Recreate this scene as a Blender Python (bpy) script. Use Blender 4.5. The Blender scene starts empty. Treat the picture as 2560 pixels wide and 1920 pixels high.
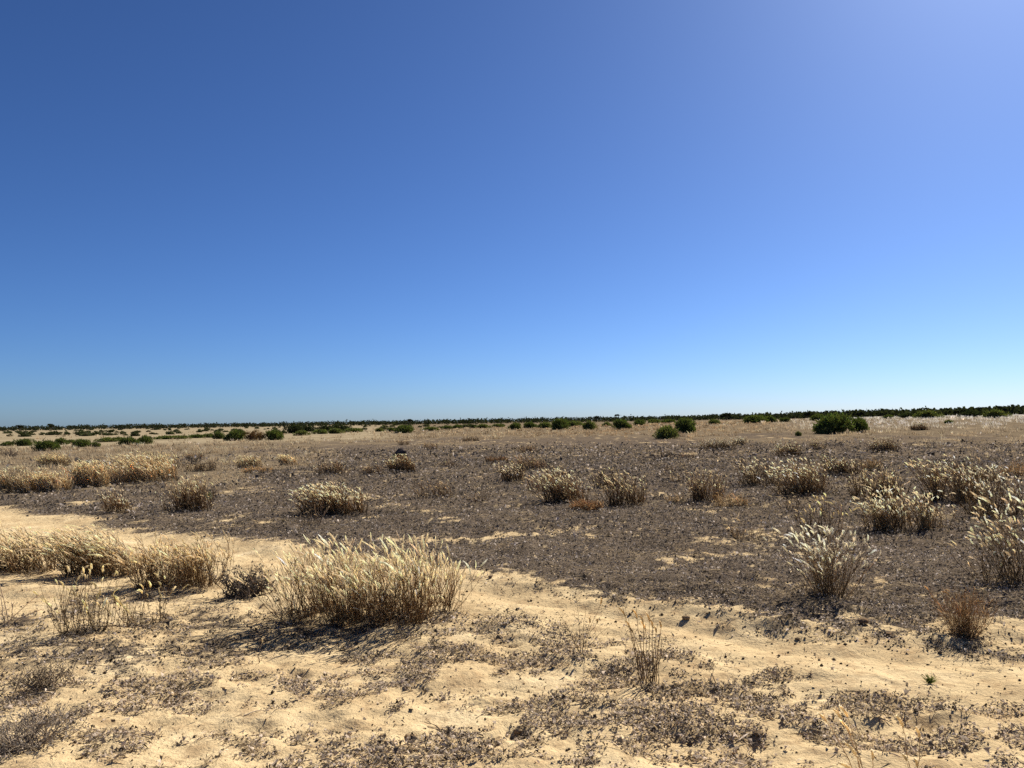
import bpy, math
import numpy as np

# ------------------------------------------------------------------ camera, sky, sun, exposure
SC = bpy.context.scene
F_PX, IMG_W, IMG_H = 1923.0, 2560.0, 1920.0          # focal length in photo pixels
EYE = np.array([0.0, 0.0, 1.6])
PITCH, ROLL = math.radians(2.77), math.radians(0.86)
SUN_AZ, SUN_EL = math.radians(38), math.radians(39)   # azimuth clockwise from the view direction (+Y)

fwd = np.array([0, math.cos(PITCH), math.sin(PITCH)])
up0 = np.array([0, -math.sin(PITCH), math.cos(PITCH)])
rt0 = np.array([1.0, 0, 0])
rt = rt0 * math.cos(ROLL) - up0 * math.sin(ROLL)
up = up0 * math.cos(ROLL) + rt0 * math.sin(ROLL)
import mathutils
cam_data = bpy.data.cameras.new("camera")
cam = bpy.data.objects.new("camera", cam_data)
SC.collection.objects.link(cam)
m = mathutils.Matrix(((rt[0], up[0], -fwd[0], EYE[0]), (rt[1], up[1], -fwd[1], EYE[1]),
                      (rt[2], up[2], -fwd[2], EYE[2]), (0, 0, 0, 1)))
cam.matrix_world = m
cam_data.sensor_width = 36.0
cam_data.lens = 36.0 * F_PX / IMG_W
cam_data.clip_start = 0.05
cam_data.clip_end = 30000
SC.camera = cam

world = bpy.data.worlds.new("World"); SC.world = world
world.use_nodes = True
wn = world.node_tree
bg = wn.nodes["Background"]
sky = wn.nodes.new("ShaderNodeTexSky"); sky.sky_type = 'NISHITA'
sky.sun_disc = False
sky.sun_elevation = SUN_EL
sky.sun_rotation = SUN_AZ
sky.altitude = 0
sky.air_density = 0.7
sky.dust_density = 0.5
sky.ozone_density = 10.0
wb = wn.nodes.new("ShaderNodeVectorMath"); wb.operation = 'MULTIPLY'; wb.inputs[1].default_value = (0.774, 0.80, 0.83)   # white balance
tone = wn.nodes.new("ShaderNodeGamma"); tone.inputs[1].default_value = 1.15                                 # one even grade over the whole sky
wn.links.new(sky.outputs[0], tone.inputs[0]); wn.links.new(tone.outputs[0], wb.inputs[0]); wn.links.new(wb.outputs[0], bg.inputs[0])
bg.inputs[1].default_value = 0.0505

sun_data = bpy.data.lights.new("sun", 'SUN')
sun_data.energy = 5.0
sun_data.angle = math.radians(0.53)
sun_data.color = (1.0, 0.94, 0.84)
sun = bpy.data.objects.new("sun", sun_data)
SC.collection.objects.link(sun)
sun.location = (20, 25, 30)
sdir = mathutils.Vector((math.sin(SUN_AZ) * math.cos(SUN_EL), math.cos(SUN_AZ) * math.cos(SUN_EL), math.sin(SUN_EL)))
sun.rotation_euler = sdir.to_track_quat('Z', 'Y').to_euler()

SC.view_settings.view_transform = 'Standard'
SC.view_settings.look = 'None'
SC.view_settings.exposure = 0.9
SC.view_settings.gamma = 1.0
SC.view_settings.use_curve_mapping = False
SC.cycles.use_denoising = False          # fine litter and stems keep their grain

# ------------------------------------------------------------------ numpy helpers
def _hash(ix, iy, seed):
    h = (ix.astype(np.int64) * 374761393 + iy.astype(np.int64) * 668265263 + seed * 974634777) & 0xFFFFFFFF
    h = ((h ^ (h >> 13)) * 1274126177) & 0xFFFFFFFF
    h = ((h ^ (h >> 16)) * 2246822519) & 0xFFFFFFFF
    return ((h ^ (h >> 15)) & 0xFFFFFF) / float(0xFFFFFF)

def vnoise(x, y, seed=0):
    x = np.asarray(x, float); y = np.asarray(y, float)
    ix = np.floor(x); iy = np.floor(y)
    fx = x - ix; fy = y - iy
    ux = fx * fx * fx * (fx * (fx * 6 - 15) + 10); uy = fy * fy * fy * (fy * (fy * 6 - 15) + 10)
    a = _hash(ix, iy, seed); b = _hash(ix + 1, iy, seed)
    c = _hash(ix, iy + 1, seed); d = _hash(ix + 1, iy + 1, seed)
    return (a * (1 - ux) + b * ux) * (1 - uy) + (c * (1 - ux) + d * ux) * uy

def fbm(x, y, seed=0, octv=4, gain=0.5):
    s = 0; a = 1.0; t = 0
    ca, sa = math.cos(0.6), math.sin(0.6)
    x = np.asarray(x, float); y = np.asarray(y, float)
    for o in range(octv):
        s = s + a * vnoise(x, y, seed + o * 17); t += a; a *= gain
        x, y = (x * ca - y * sa) * 2.03 + 11.3, (x * sa + y * ca) * 2.03 - 7.7
    return s / t

def sstep(a, b, x):
    t = np.clip((np.asarray(x, float) - a) / (b - a), 0, 1)
    return t * t * (3 - 2 * t)

# ------------------------------------------------------------------ the lie of the land (metres)
BX = np.array([-400, -40, -10.2, -6.5, -4.1, -2.2, -0.76, 0.45, 0.95, 1.48, 1.95, 2.5, 3.2, 3.7, 6, 40, 400])
BY = np.array([130, 26, 15.3, 12.2, 10.6, 9.1, 8.1, 7.15, 6.75, 6.2, 5.75, 5.5, 5.42, 5.35, 4.9, 1.0, -40])

def edge_y(x):                       # the near edge of the grey litter flat, running along the sandy track
    return np.interp(x, BX, BY)

def macro(x, y):
    r = np.sqrt(x * x + y * y) + 1e-6
    az = x / (np.abs(y) + 1e-6)
    rise = 1.15 * sstep(35, 120, r) * sstep(0.0, 0.55, az) * (y > 0)
    far = -0.5 * sstep(60, 200, r) * sstep(-0.05, -0.5, az) * 0
    return rise + far

PITS = []                            # (x, y, radius, depth) hollows in the sand

def height(x, y):
    x = np.asarray(x, float); y = np.asarray(y, float)
    r = np.sqrt(x * x + y * y)
    near = 1 - sstep(18, 45, r)
    h = macro(x, y)
    h = h + 0.05 * (fbm(x / 5.0, y / 5.0, 3, 3) - 0.5) * sstep(2, 12, r) + 0.16 * (fbm(x / 26., y / 26., 9, 3) - .5) * sstep(20, 70, r)
    s = y - edge_y(x)
    bank = 0.035 + 0.022 * sstep(0.6, 1.8, x)
    wob = 0.34 * (fbm(x / 0.55, y / 0.55, 21, 3) - 0.5)
    h = h + near * bank * sstep(-0.12, 0.16, s + wob)
    track = np.exp(-((s + 0.65) / 0.5) ** 2)
    # wheel ruts along the track
    h = h - near * 0.03 * np.exp(-((s + 0.42 + 0.1 * wob) / 0.16) ** 2)
    h = h + near * 0.014 * np.exp(-((s + 0.95) / 0.18) ** 2)
    fg = (1 - 0.55 * track)
    h = h + near * fg * (0.075 * (fbm(x / 0.75, y / 0.6, 33, 3) - 0.5) + 0.040 * (fbm(x / 0.17, y / 0.13, 41, 3, .6) - 0.5))
    # low sharp scarps: crusted sand, trodden
    k = fbm(x / 0.5, y / 0.38, 55, 3)
    h = h + near * fg * (0.014 * sstep(0.50, 0.535, k) + .012 * sstep(.58, .61, k) - .012 * sstep(.40, .37, k))
    h = h + near * 0.02 * (fbm(x / 0.09, y / 0.09, 61, 2) - 0.5) * sstep(-0.1, 0.3, s)
    for (cx, cy, rad, dep) in PITS:
        d2 = ((x - cx) ** 2 + ((y - cy) * 1.15) ** 2) / rad ** 2
        h = h - dep * np.exp(-d2 ** 2) + 0.3 * dep * np.exp(-(np.sqrt(d2) - 1.5) ** 2 / 0.15)
    return h

def ray(px, py):
    d = fwd * F_PX + rt * (px - IMG_W / 2) + up * (IMG_H / 2 - py)
    return d / np.linalg.norm(d)

def at(px, py, use_full=True):
    """the spot on the ground that is seen at a place of the photograph"""
    d = ray(px, py)
    t = 1.5
    f = (lambda p: p[2] - float(macro(np.float64(p[0]), np.float64(p[1]))))
    prev = t
    while t < 3000:
        p = EYE + d * t
        if f(p) < 0:
            lo, hi = prev, t
            for _ in range(30):
                mid = (lo + hi) / 2
                if f(EYE + d * mid) < 0: hi = mid
                else: lo = mid
            p = EYE + d * hi
            return p[0], p[1], math.hypot(p[0], p[1])
        prev = t; t *= 1.03
    p = EYE + d * 900
    return p[0], p[1], 900.0

def hz(x, y):
    return float(height(np.array([x]), np.array([y]))[0])

for (px, py, rad, dep) in [(738, 1684, .085, .05), (1038, 1655, .07, .06), (1285, 1612, .06, .05), (415, 1752, .08, .05),
                           (1292, 1838, .07, .055), (1030, 1858, .07, .03), (1905, 1862, .09, .04), (2390, 1808, .08, .045),
                           (2470, 1680, .10, .04), (1650, 1490, .08, .03), (640, 1835, .1, .03), (2010, 1735, .12, .025), (2310, 1815, .14, .035)]:
    x, y, d = at(px, py)
    PITS.append((x, y, rad * .9, dep * .7))

# spots where dead leaves have gathered (x, y, radius) - filled from the plants' places
GATHER = []

for _px, _py in [(1560, 1505), (1640, 1500), (1760, 1525), (1800, 1512), (1850, 1530), (1930, 1560), (1990, 1570), (2060, 1565), (2120, 1575), (2170, 1590), (2240, 1600), (2330, 1610), (2400, 1615), (2480, 1640), (2545, 1640)]:
    _x, _y, _d = at(_px, _py); GATHER.append((_x, _y, .22, .8))

for _px, _py, _r in [(250, 1510, .4), (360, 1500, .35), (140, 1620, .45), (430, 1545, .4), (90, 1560, .4), (520, 1560, .4), (300, 1640, .45), (560, 1610, .4), (60, 1660, .35)]:
    _x, _y, _d = at(_px, _py); GATHER.append((_x, _y, _r, .85))

def cover(x, y, film=False):
    """share of the ground hidden by dead litter, by straw, by pale grass"""
    x = np.asarray(x, float); y = np.asarray(y, float)
    r = np.sqrt(x * x + y * y)
    s = y - edge_y(x)
    n1 = fbm(x / 0.8, y / 0.8, 101, 4); n2 = fbm(x / 0.11, y / 0.085, 111, 4, .62); n3 = fbm(x / 3.1, y / 3.1, 131, 3)
    field = sstep(-0.10, 0.50, s + 1.35 * (n1 - 0.5) + 1.3 * (n2 - .5))
    holes = sstep(0.635, 0.71, n1 * 0.6 + n2 * 0.4 + 0.12 * (n3 - .5)) * (0.85 - 0.25 * sstep(2, 9, s))
    field = field * (1 - holes)
    # open sand in front: scattered mats
    clear_w = 0.75 + 2.9 * sstep(-0.6, -4.0, x) + 0.25 * sstep(1.5, 3, x)
    open_ = sstep(clear_w - 0.1, clear_w + 0.7, -s)
    pat = 0.42 * n2 + 0.58 * fbm(x / 0.32, y / 0.21, 141, 4, .55)
    thr = 0.526 - 0.05 * (n3 - 0.5) - 0.05 * sstep(-0.6, 0.6, x) * sstep(1.9, 0.9, x) + 0.03 * sstep(-0.9, -1.8, x) * sstep(4.6, 3.9, y)
    mats = open_ * sstep(thr, thr + 0.02, pat)
    lit = field
    for (gx, gy, gr, ga) in GATHER:
        d2 = ((x - gx) ** 2 + (y - gy) ** 2) / gr ** 2
        lit = np.maximum(lit, ga * np.exp(-d2 ** 2) * sstep(0.42, 0.56, n2 + 0.04))
    if film: lit = np.maximum(lit, .46 * mats)
    else: lit = np.maximum(lit, mats)
    az = x / (np.abs(y) + 0.1)
    # straw-coloured grassland further out
    ng = fbm(x / 5., y / 7., 151, 5, .6)
    start = np.interp(az, [-0.7, -0.45, -0.2, 0.05, 0.3, 0.7], [26, 40, 60, 74, 58, 46])
    g = sstep(0.62, 1.45, r / start + 1.5 * (ng - 0.5)) * (y > 0)
    left = sstep(0.5, 0.62, fbm(x / 3.5, y / 5., 161, 3) + 0.25 * np.exp(-(((x + 11.5) / 4.5) ** 2 + ((y - 23.) / 7.) ** 2)) - .02) * sstep(-6, -9, x) * sstep(17, 20, y) * sstep(60, 40, y)
    g = np.maximum(g, 0.9 * left)
    # beyond the flat, the old paddock on the far left: bare pale soil
    pad = sstep(70, 84, r) * sstep(-0.12, -0.2, az) * (y > 0)
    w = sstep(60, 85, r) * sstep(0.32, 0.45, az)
    return lit, g, np.maximum(pad, 0), w

# ------------------------------------------------------------------ mesh building
def mesh_from(name, V, F, C=None, smooth=False, mat=None):
    V = np.asarray(V, np.float32); F = np.asarray(F, np.int32)
    me = bpy.data.meshes.new(name)
    n = F.shape[1]
    me.vertices.add(len(V)); me.vertices.foreach_set("co", V.ravel())
    me.loops.add(F.size); me.loops.foreach_set("vertex_index", F.ravel())
    me.polygons.add(len(F))
    me.polygons.foreach_set("loop_start", np.arange(0, F.size, n, dtype=np.int32))
    me.polygons.foreach_set("loop_total", np.full(len(F), n, np.int32))
    if smooth:
        me.polygons.foreach_set("use_smooth", np.ones(len(F), bool))
    me.update(calc_edges=True)
    if C is not None:
        C = np.asarray(C, np.float32)
        if C.shape[1] == 3:
            C = np.concatenate([C, np.ones((len(C), 1), np.float32)], 1)
        a = me.color_attributes.new("Col", 'FLOAT_COLOR', 'POINT')
        a.data.foreach_set("color", C.ravel())
    if mat is not None:
        me.materials.append(mat)
    return me

def tag(o, label=None, cat=None, group=None, kind=None):
    if label: o["label"] = label
    if cat: o["category"] = cat
    if group: o["group"] = group
    if kind: o["kind"] = kind
    return o

def link(name, me, parent=None, loc=(0, 0, 0)):
    o = bpy.data.objects.new(name, me)
    SC.collection.objects.link(o)
    o.parent = parent
    o.location = loc
    return o

class Geo:
    """collects triangles with a colour per point"""
    def __init__(self): self.V = []; self.F = []; self.C = []; self.n = 0
    def add(self, V, F, C):
        if len(V) == 0: return
        self.V.append(V); self.F.append(F + self.n); self.C.append(C); self.n += len(V)
    def mesh(self, name, mat, smooth=False):
        return mesh_from(name, np.concatenate(self.V), np.concatenate(self.F), np.concatenate(self.C), smooth, mat)
    def empty(self): return self.n == 0

def tubes(P, R, sides, C):
    """P (N,K,3) paths, R (N,K) radii, C (N,K,3) colours -> open tubes closed by shrinking ends"""
    N, K, _ = P.shape
    T = np.empty_like(P)
    T[:, 1:-1] = P[:, 2:] - P[:, :-2]; T[:, 0] = P[:, 1] - P[:, 0]; T[:, -1] = P[:, -1] - P[:, -2]
    T /= np.linalg.norm(T, axis=2, keepdims=True) + 1e-9
    ref = np.where(np.abs(T[..., 2:3]) > 0.9, np.array([1.0, 0, 0]), np.array([0, 0, 1.0]))
    A = np.cross(T, ref); A /= np.linalg.norm(A, axis=2, keepdims=True) + 1e-9
    B = np.cross(T, A)
    ang = np.arange(sides) * 2 * np.pi / sides
    V = P[:, :, None, :] + R[:, :, None, None] * (A[:, :, None, :] * np.cos(ang)[None, None, :, None] + B[:, :, None, :] * np.sin(ang)[None, None, :, None])
    Cc = np.repeat(C[:, :, None, :], sides, 2)
    idx = np.arange(N * K * sides).reshape(N, K, sides)
    a = idx[:, :-1, :]; b = np.roll(idx, -1, 2)[:, :-1, :]; c = np.roll(idx, -1, 2)[:, 1:, :]; d = idx[:, 1:, :]
    F = np.concatenate([np.stack([a, b, c], -1).reshape(-1, 3), np.stack([a, c, d], -1).reshape(-1, 3)])
    return V.reshape(-1, 3), F, Cc.reshape(-1, 3)

def blades(base, tip, width, C0, C1, rng, bend=0.0):
    """thin pointed leaves: two triangles-worth strip from base to tip"""
    N = len(base)
    d = tip - base
    rnd = rng.normal(size=(N, 3)); side = np.cross(d, rnd); side /= np.linalg.norm(side, axis=1, keepdims=True) + 1e-9
    w = np.asarray(width).reshape(-1, 1)
    mid = base + d * 0.55 + np.array([0, 0, 1.0]) * bend * np.linalg.norm(d, axis=1, keepdims=True)
    V = np.stack([base - side * w * .5, base + side * w * .5, mid + side * w * .5, mid - side * w * .5, tip], 1)
    i = np.arange(N)[:, None] * 5
    F = np.concatenate([i + np.array([[0, 1, 2]]), i + np.array([[0, 2, 3]]), i + np.array([[3, 2, 4]])])
    Cm = (C0 + C1) / 2
    C = np.stack([C0, C0, Cm, Cm, C1], 1)
    return V.reshape(-1, 3), F, C.reshape(-1, 3)

# ------------------------------------------------------------------ materials
def new_mat(name):
    mt = bpy.data.materials.new(name); mt.use_nodes = True
    nt = mt.node_tree
    for n in list(nt.nodes): nt.nodes.remove(n)
    out = nt.nodes.new("ShaderNodeOutputMaterial")
    return mt, nt, out

def plant_mat(name, transl=0.35, gloss=0.0, transl_tint=(1, 1, 1)):
    mt, nt, out = new_mat(name)
    at_ = nt.nodes.new("ShaderNodeAttribute"); at_.attribute_name = "Col"
    geo = nt.nodes.new("ShaderNodeNewGeometry")
    no = nt.nodes.new("ShaderNodeTexNoise"); no.inputs["Scale"].default_value = 35.0; no.inputs["Detail"].default_value = 3
    nt.links.new(geo.outputs["Position"], no.inputs["Vector"])
    mr = nt.nodes.new("ShaderNodeMapRange"); mr.inputs[1].default_value = .3; mr.inputs[2].default_value = .7
    mr.inputs[3].default_value = 0.75; mr.inputs[4].default_value = 1.25
    nt.links.new(no.outputs[0], mr.inputs[0])
    mul = nt.nodes.new("ShaderNodeVectorMath"); mul.operation = 'SCALE'
    nt.links.new(at_.outputs["Color"], mul.inputs[0]); nt.links.new(mr.outputs[0], mul.inputs["Scale"])
    di = nt.nodes.new("ShaderNodeBsdfDiffuse"); tr = nt.nodes.new("ShaderNodeBsdfTranslucent")
    nt.links.new(mul.outputs[0], di.inputs[0])
    tm = nt.nodes.new("ShaderNodeVectorMath"); tm.operation = 'MULTIPLY'; tm.inputs[1].default_value = transl_tint
    nt.links.new(mul.outputs[0], tm.inputs[0]); nt.links.new(tm.outputs[0], tr.inputs[0])
    mx = nt.nodes.new("ShaderNodeMixShader"); mx.inputs[0].default_value = transl
    nt.links.new(di.outputs[0], mx.inputs[1]); nt.links.new(tr.outputs[0], mx.inputs[2])
    last = mx
    if gloss:
        gl = nt.nodes.new("ShaderNodeBsdfGlossy"); gl.inputs["Roughness"].default_value = 0.45
        m2 = nt.nodes.new("ShaderNodeMixShader"); m2.inputs[0].default_value = gloss
        nt.links.new(mx.outputs[0], m2.inputs[1]); nt.links.new(gl.outputs[0], m2.inputs[2]); last = m2
    nt.links.new(last.outputs[0], out.inputs[0])
    return mt

M_STEM = plant_mat("dry_stem", 0.3)
M_HEAD = plant_mat("seed_fluff", 0.68)
M_STRAW = plant_mat("straw", 0.35)
M_LEAF = plant_mat("green_leaf", 0.28, 0.0, (1.1, 1.15, 0.5))
M_WOOD = plant_mat("dead_wood", 0.0)
M_LITTER = plant_mat("dead_leaf_litter", 0.38, 0.0)
M_CLOD = plant_mat("soil_clod", 0.0)

def ground_mat():
    mt, nt, out = new_mat("sandy_soil")
    N = nt.nodes.new; L = nt.links.new
    geo = N("ShaderNodeNewGeometry")
    att = N("ShaderNodeAttribute"); att.attribute_name = "Col"
    sep = N("ShaderNodeSeparateColor"); L(att.outputs["Color"], sep.inputs[0])
    def noise(scale, detail=4, rough=0.55):
        n = N("ShaderNodeTexNoise"); n.inputs["Scale"].default_value = scale
        n.inputs["Detail"].default_value = detail; n.inputs["Roughness"].default_value = rough
        L(geo.outputs["Position"], n.inputs["Vector"]); return n.outputs[0]
    def ramp(src, stops):
        r = N("ShaderNodeValToRGB"); L(src, r.inputs[0])
        e = r.color_ramp.elements
        while len(e) < len(stops): e.new(0.5)
        for i, (p, c) in enumerate(stops):
            e[i].position = p; e[i].color = (*c, 1)
        return r.outputs[0]
    def mix(f, a, b, typ='MIX'):
        n = N("ShaderNodeMix"); n.data_type = 'RGBA'; n.blend_type = typ
        if isinstance(f, float): n.inputs[0].default_value = f
        else: L(f, n.inputs[0])
        L(a, n.inputs[6]); L(b, n.inputs[7]); return n.outputs[2]
    def maprange(src, a, b, c, d):
        n = N("ShaderNodeMapRange"); L(src, n.inputs[0])
        for i, v in enumerate((a, b, c, d)): n.inputs[i + 1].default_value = v
        return n.outputs[0]
    def math_(op, a, b):
        n = N("ShaderNodeMath"); n.operation = op
        for i, v in enumerate((a, b)):
            if isinstance(v, float): n.inputs[i].default_value = v
            else: L(v, n.inputs[i])
        n.use_clamp = op in ('ADD',)
        return n.outputs[0]
    sand = ramp(noise(1.6, 5), [(0.3, (0.46, 0.336, 0.184)), (0.55, (0.545, 0.415, 0.234)), (0.75, (0.61, 0.48, 0.29))])
    grain = ramp(noise(260, 2, .7), [(0.25, (0.62, 0.60, 0.58)), (0.5, (1, 1, 1)), (0.75, (1.15, 1.14, 1.12))])
    sand = mix(0.8, sand, grain, 'MULTIPLY')
    stain = maprange(noise(5.5, 6, .68), 0.50, 0.66, 0.0, 0.62)
    brown = N("ShaderNodeRGB"); brown.outputs[0].default_value = (0.28, 0.182, 0.095, 1)
    sand = mix(stain, sand, brown.outputs[0])
    speck = maprange(noise(90, 4, .75), 0.63, 0.69, 0.0, 0.85)
    dk = N("ShaderNodeRGB"); dk.outputs[0].default_value = (0.10, 0.075, 0.05, 1)
    sand = mix(speck, sand, dk.outputs[0])
    # litter mat seen between the single leaves and far off
    lit = ramp(noise(38, 5, .75), [(0.30, (0.040, 0.031, 0.024)), (0.46, (0.080, 0.063, 0.050)), (0.60, (0.138, 0.110, 0.085)), (0.75, (0.29, 0.225, 0.145))])
    lit2 = ramp(noise(3.3, 6, .7), [(0.35, (0.75, 0.74, 0.77)), (0.6, (1.0, .98, .96)), (0.75, (1.5, 1.35, 1.12))])
    lit = mix(1.0, lit, lit2, 'MULTIPLY')
    straw = ramp(noise(1.1, 7, .72), [(0.3, (0.09, 0.068, 0.046)), (0.5, (0.155, 0.118, 0.075)), (0.7, (0.25, 0.192, 0.12))])
    pad = ramp(noise(0.09, 6, .65), [(0.3, (0.195, 0.155, 0.095)), (0.5, (0.255, 0.203, 0.127)), (0.7, (0.33, 0.265, 0.17))])
    brk = math_('ADD', sep.outputs[0], maprange(noise(24, 4, .7), 0.3, 0.7, -0.22, 0.22))
    f1 = maprange(brk, 0.34, 0.92, 0.0, 0.95)
    col = mix(f1, sand, lit)
    f2 = maprange(math_('ADD', sep.outputs[1], maprange(noise(2.2, 5, .7), .3, .7, -.3, .3)), 0.25, 0.75, 0.0, 1.0)
    col = mix(f2, col, straw)
    col = mix(sep.outputs[2], col, pad)
    di = N("ShaderNodeBsdfDiffuse"); di.inputs["Roughness"].default_value = 0.0
    L(col, di.inputs[0])
    b1 = N("ShaderNodeBump"); b1.inputs["Strength"].default_value = 0.5; b1.inputs["Distance"].default_value = 0.014
    hsum = math_('MULTIPLY', noise(45, 5, .7), 1.0)
    L(hsum, b1.inputs["Height"])
    b2 = N("ShaderNodeBump"); b2.inputs["Strength"].default_value = 0.6; b2.inputs["Distance"].default_value = 0.05
    L(noise(9, 6, .68), b2.inputs["Height"]); L(b1.outputs[0], b2.inputs["Normal"])
    L(b2.outputs[0], di.inputs["Normal"])
    L(di.outputs[0], out.inputs[0])
    return mt

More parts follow.
